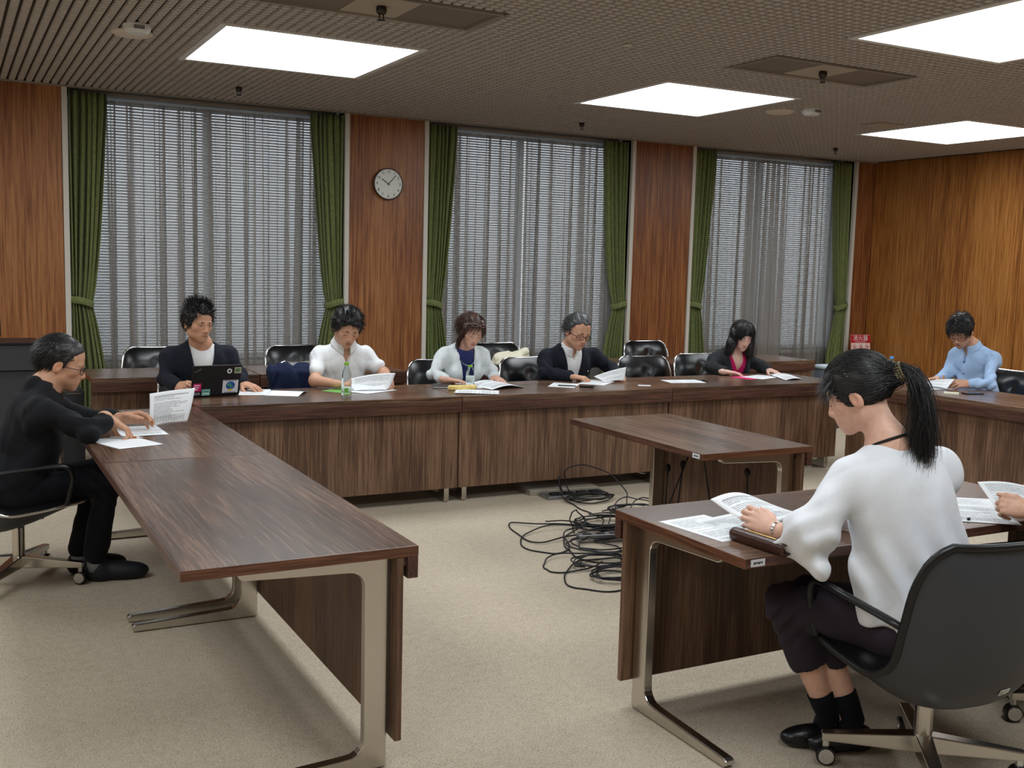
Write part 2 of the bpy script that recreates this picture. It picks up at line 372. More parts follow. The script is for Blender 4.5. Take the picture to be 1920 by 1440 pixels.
# backing of the squares, cut round the openings
cb = MB(); gx = sorted({XL,WX+.02}|{v for h in holes for v in (h[0],h[2])}); gy = sorted({YB,WY+.02}|{v for h in holes for v in (h[1],h[3])})
def inhole(x, y, m=0.): return any(h[0]-m < x < h[2]+m and h[1]-m < y < h[3]+m for h in holes)
for i in range(len(gx)-1):
    for j in range(len(gy)-1):
        if not inhole((gx[i]+gx[i+1])/2,(gy[j]+gy[j+1])/2): cb.box((gx[i],gy[j],H+.016),(gx[i+1],gy[j+1],H+.05))
cb.build('backing','ceiling_back',ce)
PT, SQ = .061, .0445
tile = []; cut = []
ix0, iy0 = -1.4, -5.6; GM = .023
for i in range(int((WX-ix0)/PT)):
    for j in range(int((WY-iy0)/PT)):
        x = ix0+(i+.5)*PT; y = iy0+(j+.5)*PT; h_ = SQ/2
        r4 = [x-h_, y-h_, x+h_, y+h_]; whole = True
        for q in holes:
            q = (q[0]-GM, q[1]-GM, q[2]+GM, q[3]+GM)
            if r4[2] > q[0] and r4[0] < q[2] and r4[3] > q[1] and r4[1] < q[3]:      # the edge squares are cut to fit
                whole = False
                op = [(q[0]-r4[0], 2, q[0]), (r4[2]-q[2], 0, q[2]), (q[1]-r4[1], 3, q[1]), (r4[3]-q[3], 1, q[3])]; m_ = max(op)
                r4[m_[1]] = m_[2]
        if whole: tile.append((x, y))
        elif r4[2]-r4[0] > .008 and r4[3]-r4[1] > .008: cut.append(r4)
def visible(x, y):
    d = Vector((x,y,H))-CAM_LOC; z = d.dot(_f)
    return z > .1 and abs(d.dot(_r)/z*FPX) < 950 and abs(d.dot(_u)/z*FPX) < 715
vis = [(((x-CAM_LOC.x)**2+(y-CAM_LOC.y)**2), x, y) for x, y in tile if visible(x, y)]
vis.sort(); nearset = {(x, y) for _, x, y in vis[:300]}
def sqr(x0, y0, x1, y1, m):
    c = .003; g = H+.0165
    m.add([(x0,y0,g),(x1,y0,g),(x1,y1,g),(x0,y1,g),(x0+c,y0+c,H),(x1-c,y0+c,H),(x1-c,y1-c,H),(x0+c,y1-c,H)], [(4,7,6,5),(0,1,5,4),(1,2,6,5),(2,3,7,6),(3,0,4,7)])
def sq(x, y, m): sqr(x-SQ/2, y-SQ/2, x+SQ/2, y+SQ/2, m)
far = MB()
for x, y in tile:
    if (x, y) not in nearset: sq(x, y, far)
for r4 in cut: sqr(*r4, far)
fo = far.build('ceiling_squares','ceiling',ce); fo['kind'] = 'stuff'
sq0 = MB(); sq(0,0,sq0); me = None
for x, y in nearset:
    if me is None: o = sq0.build('ceiling_square','ceiling',ce); me = o.data; o.location = (x,y,0)
    else:
        o = bpy.data.objects.new('ceiling_square', me); COL.objects.link(o); o.parent = ce; o.location = (x,y,0)
# plain ceiling beyond the squares
pc = MB()
pc.box((XL,YB,H),(ix0,WY,H+.009)); 
pcs = [g for g in gx]
def plain_patch(x0,y0,x1,y1):
    xs = sorted({x0,x1}|{v for h in holes for v in (h[0],h[2]) if x0 < v < x1}); ys = sorted({y0,y1}|{v for h in holes for v in (h[1],h[3]) if y0 < v < y1})
    m = MB()
    for i in range(len(xs)-1):
        for j in range(len(ys)-1):
            if not inhole((xs[i]+xs[i+1])/2,(ys[j]+ys[j+1])/2): m.box((xs[i],ys[j],H),(xs[i+1],ys[j+1],H+.009))
    return m
m = plain_patch(XL,YB,ix0,WY); m2 = plain_patch(ix0,YB,WX,iy0); m.add(m2.v, m2.f); m.build('plain_border','ceiling',ce)
struct(MB().box((XL,WY-.035,H-.012),(WX,WY-.006,H+.002)).build('trim_7', plain('ceiling_trim',(150,140,128),.6)))

# light boxes
EM = emission('lit_diffuser', PANEL_COLOR, PANEL_STRENGTH)
where = {(0.627,-.168): 'large square ceiling light nearest the left window bay', (3.772,-.168): 'square ceiling light in front of the middle window bay',
         (6.93,-.168): 'square ceiling light near the right hand wood wall', (3.772,-3.176): 'square ceiling light cut off by the top right corner of the photo'}
def light_box(x, y):
    lab = where.get((x,y), 'square ceiling light outside the photo')
    t = empty('ceiling_light', (x+LW/2, y+LW/2, H), 0, lab, 'ceiling light', 'square ceiling lights')
    h = LW/2; f = MB()
    for a, b in (((-h-.02,-h-.02),(h+.02,-h+.022)),((-h-.02,h-.022),(h+.02,h+.02)),((-h-.02,-h+.022),(-h+.022,h-.022)),((h-.022,-h+.022),(h+.02,h-.022))):
        f.box((a[0],a[1],-.004),(b[0],b[1],.018))
    f.build('frame','white_paint',t,bevel=.0015)
    MB().add([(-h+.022,-h+.022,.012),(h-.022,-h+.022,.012),(h-.022,h-.022,.012),(-h+.022,h-.022,.012)],[(0,3,2,1)]).build('diffuser',EM,t)
    return t
for x, y in lights: light_box(x, y)
# service panels with a nozzle
MT['vent_mesh'] = plain('vent_mesh', (128,116,104), .6, bump=(900,.5))
MT['vent_plate'] = plain('vent_plate', (176,164,148), .55)
MT['steel_dark'] = plain('dark_steel', (70,66,64), .35, .8)
def nozzle(parent=None, loc=(0,0,0), s=1.):
    m = MB().lathe([(.001,-.002),(.022,-.004),(.024,-.02),(.018,-.032),(.008,-.034)], 14)
    m.tube([(.009,0,-.034),(.009,0,-.055)],.003,6); m.tube([(-.009,0,-.034),(-.009,0,-.055)],.003,6)
    m.lathe([(.001,-.055),(.017,-.056),(.017,-.060),(.001,-.061)],12)
    m.xf(Matrix.Translation(loc) @ Matrix.Scale(s,4)); return m
for i, (x, y) in enumerate(vents):
    lab = ['ceiling service panel with a sprinkler, between two lights on the left', 'ceiling service panel with a sprinkler, above the right hand desks'][i] if i < 2 else 'ceiling service panel outside the photo'
    t = empty('service_panel', (x+VW/2,y+VD/2,H), 0, lab, 'ceiling panel', 'ceiling service panels')
    f = MB(); hx, hy = VW/2, VD/2
    for a, b in (((-hx,-hy),(hx,-hy+.018)),((-hx,hy-.018),(hx,hy)),((-hx,-hy+.018),(-hx+.018,hy-.018)),((hx-.018,-hy+.018),(hx,hy-.018))):
        f.box((a[0],a[1],-.004),(b[0],b[1],.03))
    f.build('frame', bpy.data.materials['ceiling_trim'], t, bevel=.001)
    for sx in (-1,1):
        a = -hx+.018 if sx < 0 else .16
        MB().box((a,-hy+.018,.012),(a+hx-.178,hy-.018,.03)).build('grille','vent_mesh',t)
    MB().box((-.16,-hy+.018,.008),(.16,hy-.018,.03)).build('plate','vent_plate',t)
    nozzle(None,(0,0,.008),1.25).build('nozzle','steel_dark',t,smooth=True)
for x, y, lab in ((1.245,2.025,'small ceiling sprinkler before the left window bay'),(4.436,2.065,'small ceiling sprinkler before the middle window bay'),(7.587,2.014,'small ceiling sprinkler before the right window bay')):
    o = nozzle(None,(0,0,0),1.1).build('sprinkler','steel_dark',None,True,loc=(x,y,H)); tag(o,lab,'sprinkler','small ceiling sprinklers')
for x, y, lab in ((.21,.405,'round cream ceiling speaker cover at the upper left'),(5.363,.425,'round cream ceiling speaker cover beside the middle light')):
    t = empty('ceiling_disc',(x,y,H),0,lab,'speaker cover','round ceiling covers')
    MB().lathe([(.001,-.016),(.10,-.015),(.115,-.006),(.117,.004)],28).build('cover',plain('cream_cover',(222,210,194),.5) if 'cream_cover' not in bpy.data.materials else bpy.data.materials['cream_cover'],t,smooth=False)
    MB().lathe([(.117,-.004),(.122,-.003),(.122,.004)],28).build('rim','trim_white',t)
for x, y, lab in ((.20,.15,'white smoke detector box on the ceiling at the upper left'),(5.483,.178,'white smoke detector on the ceiling beside the round cover')):
    t = empty('smoke_detector',(x,y,H),0,lab,'detector','ceiling smoke detectors')
    MB().lathe([(.001,-.05),(.055,-.05),(.075,-.03),(.08,-.0)],8).build('body','white_paint',t)
    MB().box((-.03,-.079,-.034),(.03,-.071,-.014)).build('window',plain('detector_window',(120,120,124),.3) if 'detector_window' not in bpy.data.materials else bpy.data.materials['detector_window'],t)
t = empty('access_hatch',(6.6,.45,H),0,'small square access hatch in the ceiling near the right light','hatch')
MB().box((-.15,-.11,-.006),(.15,.11,.004)).build('frame',bpy.data.materials['ceiling_trim'],t,bevel=.002); MB().box((-.138,-.098,-.009),(.138,.098,.0)).build('panel','vent_plate',t)
o = MB().box((-.022,-.022,-.008),(.022,.022,.002)).build('ceiling_sensor','trim_white',None,bevel=.004,loc=(2.833,-1.043,H)); tag(o,'tiny square sensor on the ceiling between two service panels','sensor')

# windows, blinds, sheers, drapes
def window(n, a, b):
    w = struct(empty('window_%d' % n, (0,0,0)))
    fr = MB(); y0, y1 = WY+.30, WY+.36; z0, z1 = .62, 2.86; t = .05; mx = (a+b)/2
    fr.box((a,y0,z0),(a+t,y1,z1)); fr.box((b-t,y0,z0),(b,y1,z1)); fr.box((a,y0,z0),(b,y1,z0+t)); fr.box((a,y0,z1-t),(b,y1,z1)); fr.box((mx-.03,y0,z0),(mx+.03,y1,z1))
    fr.build('frame', plain('window_frame',(110,112,114),.4,.6) if 'window_frame' not in bpy.data.materials else bpy.data.materials['window_frame'], w)
    for p, q in ((a+t,mx-.03),(mx+.03,b-t)): MB().box((p,WY+.327,z0+t),(q,WY+.333,z1-t)).build('pane','glass',w)
    MB().box((a,WY+.225,.58),(b,WY+.30,.62)).build('sill','white_paint',w)
for n_, (a, b) in enumerate(BAYS): window(n_+1, a, b)
bayname = ['left','middle','right']
def blind(a, b, nm):
    t = empty('venetian_blind',((a+b)/2,WY+.215,0),0,'pale slatted blind behind the sheer curtains of the %s window bay' % nm,'blind','slatted window blinds')
    h = (b-a)/2-.02; m = MB(); z = .66; k = 0; R = Matrix.Rotation(radians(61),3,'X')
    while z < 2.80:
        for s0, s1 in ((-h,-.002),(.002,h)): m.obox(((s0+s1)/2,0,z),(s1-s0,.025,.0012),R)
        z += .0245
    o = m.build('slats','slat',t); o['kind'] = 'stuff'
    MB().box((-h,-.02,2.80),(h,.02,2.84)).build('headrail','slat',t); MB().box((-h,-.012,.64),(h,.012,.655)).build('bottom_rail','slat',t)
    c = MB()
    for x in (-h*.8,-h*.3,h*.3,h*.8): c.cyl((x,-.016,.65),(x,-.016,2.8),.0012,n=5)
    c.build('cords','slat',t)
for (a, b), nm in zip(BAYS, bayname): blind(a, b, nm)
def sheer(a, b, nm, side, seed):
    r = random.Random(seed); W_ = b-a
    t = empty('sheer_curtain',((a+b)/2,WY+.135,0),0,'%s half of the grey sheer curtain in the %s window bay' % (side, nm),'curtain','grey sheer curtains')
    # pleats: irregular spacing, some overlapping themselves
    npl = int(W_/.075); ph = [0.]
    for i in range(npl): ph.append(ph[-1]+r.uniform(.5,1.6))
    tot = ph[-1]; ks = [(p/tot) for p in ph]; am = [r.uniform(.012,.042) for _ in ks]; sk = [r.choice((-1,1))*r.uniform(.5,1.7) for _ in ks]; drift = [r.uniform(-.02,.02) for _ in ks]
    nu = npl*12
    def fn(u, v):
        z = .05+v*(H-.07-.05)
        q = u*npl; i = min(int(q), npl-1); f = q-i
        x = (ks[i]*(1-f)+ks[i+1]*f-.5)*W_; A = am[i]*(1-f*f*(3-2*f))+am[i+1]*f*f*(3-2*f)
        ph_ = 2*pi*f
        ww = (ks[i+1]-ks[i])*W_
        xx = x + sk[i]*.5*ww*sin(ph_)*(.55+.45*(1-v)) + (drift[i]*(1-f)+drift[i+1]*f)*(1-v)
        return V(xx, A*sin(ph_)*(.8+.2*(1-v)), z)
    MB().grid(fn, nu, 8).build('fabric','sheer',t,smooth=True)
    tp = MB().box((-W_/2,-.012,H-.035),(W_/2,.012,H-.012)); tp.build('rail',bpy.data.materials['ceiling_trim'],t)
for i, ((a, b), nm) in enumerate(zip(BAYS, bayname)):
    mid = (a+b)/2+(-.02 if i else -.01); g = .006 if i < 2 else -.01
    sheer(a+.03, mid-g, nm, 'left', 11+i); sheer(mid+g, b-.03, nm, 'right', 31+i)
def drape(a, b, nm, side, sgn, seed):
    """sgn=+1: fixed at the left trim a, hangs to the right; tied back at z=1.1"""
    r = random.Random(seed); x0 = a if sgn > 0 else b; ZT = 1.13
    t = empty('window_drape',(x0,WY+.035,0),0,'green drape tied back at the %s side of the %s window bay' % (side, nm),'curtain','green drapes')
    top, tie, bot = .300, .145, .245
    def width(z):
        if z > ZT:
            f = (z-ZT)/(H-ZT); s = f**.62; return tie+(top-tie)*min(1, s*1.06)
        f = (ZT-z)/ZT; return tie+(bot-tie)*min(1, (f*2.2))**.75
    nf = 6; ph = r.uniform(0,6)
    def fn(u, v):
        z = .04+v*(H-.03-.04); w = width(z)
        k = u + .035*sin(u*9+ph+z*1.3)
        squeeze = w/top; amp = .034 if z > ZT+.3 else .034*max(.45, squeeze)
        sag = 0
        yy = amp*sin(2*pi*nf*k+ph) + .012*sin(2*pi*(nf*2+1)*k+z*.7)
        dep = -.02*exp(-((z-ZT)/.25)**2)
        return V(sgn*(.012+u*w + .006*cos(2*pi*nf*k+ph)*(z/H)), yy+dep, z)
    MB().grid(fn, 96, 40).build('fabric','drape',t,smooth=True,solid=.003)
    # tieback band: slanting loop round the gathered cloth
    m = MB(); R_ = []
    for j in range(33):
        th = 2*pi*j/32; cx = tie*.5+.012; x = cx+(tie*.5+.014)*cos(th); yb = -.02+.062*sin(th)
        z = ZT+.035*(1-(x/(tie+.03)))*1.3+.004*sin(3*th)
        R_.append((x, yb, z))
    def band(u, v):
        j = u*32; i = min(int(j),31); f = j-i; p = V(R_[i])*(1-f)+V(R_[i+1])*f
        bul = .008*sin(pi*v)
        d = V(p.x-tie*.5, p.y+.02, 0).normalized()
        return V(sgn*(p.x+d.x*bul), p.y+d.y*bul, p.z-.03+v*.06)
    m.grid(band, 64, 6); m.build('tieback','drape',t,smooth=True,solid=.004)
    MB().cyl((sgn*.004,-.02,ZT+.07),(sgn*.03,-.05,ZT+.07),.006,n=8).build('hook','black_plastic',t)
for i, ((a, b), nm) in enumerate(zip(BAYS, bayname)):
    drape(a, b, nm, 'left', 1, 5+i); drape(a, b, nm, 'right', -1, 50+i)
# ---------------------------------------------------------------- desks
TH = .70                                   # desk height
def leg_profile(T0=.0):
    p = [(0,.006),(.50,.006),(.515,.014),(.515,.030),(.50,.036),(.14,.052)]
    for i in range(7):
        a = pi/2+ (pi/2)*i/6; p.append((.118+.045*cos(a)-.0, .098+.045*sin(a)*-1))
    q = [(0,.004),(.505,.004),(.517,.012),(.517,.026),(.505,.033),(.15,.048)]
    for i in range(6): a = -pi/2 - (pi/2)*i/5; q.append((.122+.05*cos(a), .1+.05*sin(a)))
    for i in range(6): a = pi - (pi/2)*i/5; q.append((.122+.05*cos(a), .575+.05*sin(a)))
    q += [(.43,.638),(.445,.644),(.45,.655),(.445,.668),(0,.668)]
    return q
LEGP = leg_profile()
def desk(label, x0, y0, L, D=.693, heading=0., group='walnut meeting desks', sticker=None):
    """local frame: length along X (centred), front (panel side) at y=0, sitter side at y=D; heading turns it about the front-left corner point"""
    t = empty('meeting_desk', (x0,y0,0), heading, label, 'desk', group)
    e = .0015
    MB().box((e+.004,.0,TH-.030),(L-e-.004,D-.004,TH)).build('desktop','desk_top',t,bevel=.0012)
    for xa in (e, L-e-.004): MB().box((xa,.0,TH-.0302),(xa+.004,D,TH-.0002)).build('edge_band','desk_band',t)
    MB().box((e+.004,D-.004,TH-.0302),(L-e-.004,D,TH-.0002)).build('edge_band','desk_edge',t)
    MB().box((e,.0,TH-.098),(L-e,.034,TH-.031)).build('apron','desk_edge',t,bevel=.002)
    MB().box((.004,.046,.098),(L-.004,.068,TH-.032)).build('front_panel','desk_panel',t,bevel=.0015)
    MB().box((.012,.034,TH-.060),(L-.012,.046,TH-.032)).build('batten','desk_edge',t)
    for xx in (.045, L-.045-.036):
        MB().prism(LEGP, lambda p, xx=xx: V(xx, .078+p[0], p[1]), lambda p, xx=xx: V(xx+.036, .078+p[0], p[1])).build('leg','chrome',t,bevel=.004)
    return t
def edge_sticker(parent, x, y, face='Y'):
    m = MB().box((x-.027,y-.0012,TH-.026),(x+.027,y,TH-.004)); s_ = m.build('asset_sticker', plain('sticker_white',(206,206,210),.5) if 'sticker_white' not in bpy.data.materials else bpy.data.materials['sticker_white'], parent)
    k = MB()
    for i in range(7):
        xx = x-.017+.005*i; k.box((xx,y,TH-.018+.002*sin(i*2)),(xx+.0035,y+.0005,TH-.012))
    k.build('mark','black',s_)
LW_ = 1.658
# window-side row, panel towards the camera
for i, lab in enumerate(('walnut desk of the window row at the left corner, in front of the laptop','walnut desk in the middle of the window row','walnut desk at the right end of the window row')):
    desk(lab, .401+i*(LW_+.001), -.462, LW_)
# left row: panel faces +x
for i, (ya, lab) in enumerate(((-3.66,'long walnut desk at the lower left, nearest the camera'),(-2.010,'walnut desk of the left row under the elbows of the man in black'))):
    L = 1.648 if i == 0 else 1.545
    # heading +90deg: local x -> +y, local y -> -x
    desk(lab, .399, ya, L, .693, pi/2)
# foreground right row: panel faces +y (away from the camera): heading 180
for i, lab in enumerate(('walnut desk at the lower right where the woman in the white blouse sits','walnut desk continuing the near right row past the photo edge')):
    d_ = desk(lab, 1.22+LW_ if i == 0 else 2.92+LW_, -3.481 if i == 0 else -3.735, LW_, .686, pi)
    if i == 0: edge_sticker(d_, LW_-.05, .686+.0012)
# right row: panel faces -x: heading -90: local x -> -y, local y -> +x
for i, lab in enumerate(('walnut desk of the right row with the man in the blue shirt','walnut desk of the right row close to the photo edge')):
    desk(lab, 5.372, -.47-i*(LW_+.002), LW_, .693, -pi/2)
# free-standing desk inside the square, panel faces +x
d_ = desk('short walnut desk standing alone over the cables', 2.893, -2.707, 1.181, .676, pi/2)
edge_sticker(d_, .05, .6772)
# row along the windows
for x, lab in ((.02,'low walnut desk behind the laptop, at the far left'),(1.176,'low walnut desk behind the man in the white shirt'),(2.83,'low walnut desk carrying the cream tote bag'),(4.40,'low walnut desk behind the empty black chair'),(5.505,'low walnut desk under the right window bay')):
    desk(lab, x, 1.12, 1.152 if x < 4 else 1.10, .66, 0)
desk('low walnut desk beside the right wall', 7.38, -.38, 1.6, .66, -pi/2)

# ---------------------------------------------------------------- swivel chairs
def lerp_prof(pr, v):
    m = len(pr)-1; t = v*m; k = min(int(t), m-1); f = t-k
    p0, p1, p2, p3 = pr[max(k-1,0)], pr[k], pr[k+1], pr[min(k+2,m)]
    return tuple(.5*((2*b)+(c-a)*f+(2*a-5*b+4*c-d)*f*f+(3*b-a-3*c+d)*f**3) for a, b, c, d in zip(p0,p1,p2,p3))
CO = [(.255,.405),(.14,.350),(.0,.292),(-.13,.268),(-.245,.325),(-.305,.47),(-.320,.65),(-.305,.80)]   # outside of the shell, centre line
RM = [(.262,.420),(.14,.408),(.02,.392),(-.10,.388),(-.185,.445),(-.215,.56),(-.245,.69),(-.285,.805)]   # rim at the sides
IN = [(.262,.425),(.14,.440),(.02,.432),(-.09,.432),(-.150,.50),(-.178,.60),(-.205,.71),(-.262,.802)]    # cushion, centre line
HWD = [.235,.275,.283,.283,.280,.275,.268,.235]
def chair_w(v):
    w = lerp_prof([(a,) for a in HWD], v)[0]
    e = max(0, (abs(v-.5)-.42)/.08); return w*(1-.22*e*e)
def outer(u, v):
    a = 2*u-1; c = lerp_prof(CO, v); r = lerp_prof(RM, v); k = abs(a)**2.6
    return V(a*chair_w(v), c[0]+(r[0]-c[0])*k, c[1]+(r[1]-c[1])*k)
TUFTS = [(-.45,.2),(.45,.2),(-.45,.42),(.45,.42),(0,.31),(-.45,.70),(.45,.70),(0,.83),(0,.57)]
def inner(u, v):
    a = 2*u-1; c = lerp_prof(IN, v); r = lerp_prof(RM, v); o = lerp_prof(CO, v); k = abs(a)**5
    n = V(0, c[0]-o[0], c[1]-o[1]).normalized()
    d = 0
    for (tu, tv) in TUFTS: d -= .020*exp(-(((a-tu)/.16)**2+((v-tv)/.055)**2))
    d += .007*(1-a**6)*(1-(2*v-1)**8)
    p = V(a*chair_w(v)*.975, c[0]+(r[0]-c[0])*k, c[1]+(r[1]-c[1])*k)
    return p+n*d
def chair_parts(t, rim='chrome_bright', arms='black_plastic', rr=.0085):
    MB().grid(outer, 28, 40, True).build('shell','shell',t,smooth=True)
    MB().grid(inner, 32, 48).build('cushion','leather',t,smooth=True)
    path = [outer(0,j/40) for j in range(41)]+[outer(i/12,1) for i in range(1,12)]+[outer(1,1-j/40) for j in range(41)]+[outer(1-i/12,0) for i in range(1,12)]
    # flat-ish band
    MB().tube(path, rr, 8, True).build('rim',rim,t,smooth=True)
    for s in (-1,1):
        p = crom([(s*.272,-.205,.560),(s*.292,-.17,.575),(s*.305,-.03,.590),(s*.305,.10,.598),(s*.302,.155,.585),(s*.296,.175,.54),(s*.290,.165,.48),(s*.282,.15,.415)], 26)
        m = MB(); m.tube(p, .0115, 8)
        # widen the top run into a flat pad
        for i, q in enumerate(m.v):
            k = i//8
            c = p[min(k,25)]
            if k < 26: m.v[i] = (c.x+(q[0]-c.x)*1.55, q[1], c.z+(q[2]-c.z)*.8 if k < 15 else q[2])
        m.build('armrest',arms,t,smooth=True)
    c = MB(); c.cyl((0,-.02,.10),(0,-.02,.27),.028,n=20); c.cyl((0,-.02,.27),(0,-.02,.33),.024,n=20); c.build('column','chrome',t,smooth=False,bevel=.002)
    MB().cyl((.034,-.02,.10),(.034,-.02,.31),.004,n=6).build('lever','black_plastic',t)
    MB().box((-.09,-.12,.315),(.09,.08,.345)).build('mount','black_plastic',t)
    for k in range(4):
        a = pi/4+k*pi/2+.25; d = V(cos(a), sin(a), 0); s = V(-sin(a), cos(a), 0); o = V(0,-.02,0)
        pts = []
        for (r, w, z0, z1) in ((.015,.026,.078,.135),(.30,.017,.082,.108)):
            pts += [o+d*r+s*w+V(0,0,z0), o+d*r-s*w+V(0,0,z0), o+d*r-s*w+V(0,0,z1), o+d*r+s*w+V(0,0,z1)]
        lg = MB().add(pts,[(0,3,2,1),(4,5,6,7),(0,1,5,4),(1,2,6,5),(2,3,7,6),(3,0,4,7)]).build('base_leg','chrome',t,bevel=.004)
        c0 = o+d*.285; w = MB()
        w.cyl(c0+s*-.019+V(0,0,.032), c0+s*.019+V(0,0,.032), .030, n=16); cs = w.build('caster','black_plastic',lg,bevel=.004)
        h = MB(); h.cyl(c0+s*-.024+V(0,0,.034), c0+s*-.017+V(0,0,.034), .024, n=14); h.cyl(c0+s*.017+V(0,0,.034), c0+s*.024+V(0,0,.034), .024, n=14); h.cyl(c0+V(0,0,.05), c0+V(0,0,.085), .011, n=10)
        h.build('caster_hub','chrome_bright',lg)
CG = 'swivel chairs'
chair0 = empty('swivel_chair',(-.545,-1.18,0),-pi/2+.06,'chrome rimmed swivel chair of the man in black','chair',CG); chair_parts(chair0)
for (x, y, rz, lab) in (
    (.68,.60,pi+.0,'black leather chair of the man with the laptop'), (1.46,.66,pi-.1,'black leather chair of the man in white, under the navy jacket'),
    (2.49,.62,pi-.05,'black leather chair of the woman in the white jacket'), (3.30,.64,pi+.1,'black tufted chair of the man in the dark suit'),
    (4.36,.56,pi,'empty black tufted chair in the window row between two sitters'), (5.02,.66,pi+.05,'black tufted chair of the woman in the black jacket'),
    (.66,2.12,pi,'black chair behind the far left low desk, under the left window'), (1.83,2.12,pi+.1,'black chair behind the low desk, left of the man in white'), (3.74,2.10,pi,'black chair behind the low desk with the tote bag'),
    (5.48,2.12,pi,'black tufted chair behind the low desk, before the wood pillar'), (6.42,-1.02,pi/2,'black chair of the man in the blue shirt')):
    dup(chair0,(x,y,0),rz,lab,CG)
chair8 = empty('swivel_chair',(1.807,-4.335,0),-radians(8),'dark grey shell chair with black rim in the right foreground','chair',CG); chair_parts(chair8,'black_plastic',rr=.012)
dup(chair8,(2.66,-4.36,0),-radians(4),'dark grey shell chair cut off by the right photo edge',CG)
# label on the back of the foreground shell
lb = MB(); pu, pv = .60, .61
c_ = outer(pu,pv); du = (outer(pu+.02,pv)-outer(pu-.02,pv)).normalized(); dv = (outer(pu,pv+.02)-outer(pu,pv-.02)); dv = (dv-du*dv.dot(du)).normalized(); nn = dv.cross(du).normalized()
if nn.y > 0: nn = -nn
lm = Matrix((du,dv,nn)).transposed()
st = MB().obox(c_+nn*.0015,(.036,.022,.0012),lm).build('label','white_paint',chair8)
k = MB()
for i, w in enumerate((.026,.012,.022)): k.obox(c_+nn*.0024+dv*(.006-.006*i)-du*(.003+(.026-w)/2),(w,.0016,.0004),lm)
k.build('type_lines','black',st)
MB().obox(c_+nn*.0024-dv*.008+du*.014,(.006,.005,.0004),lm).build('green_mark',plain('green_mark',(30,140,80),.5),st)
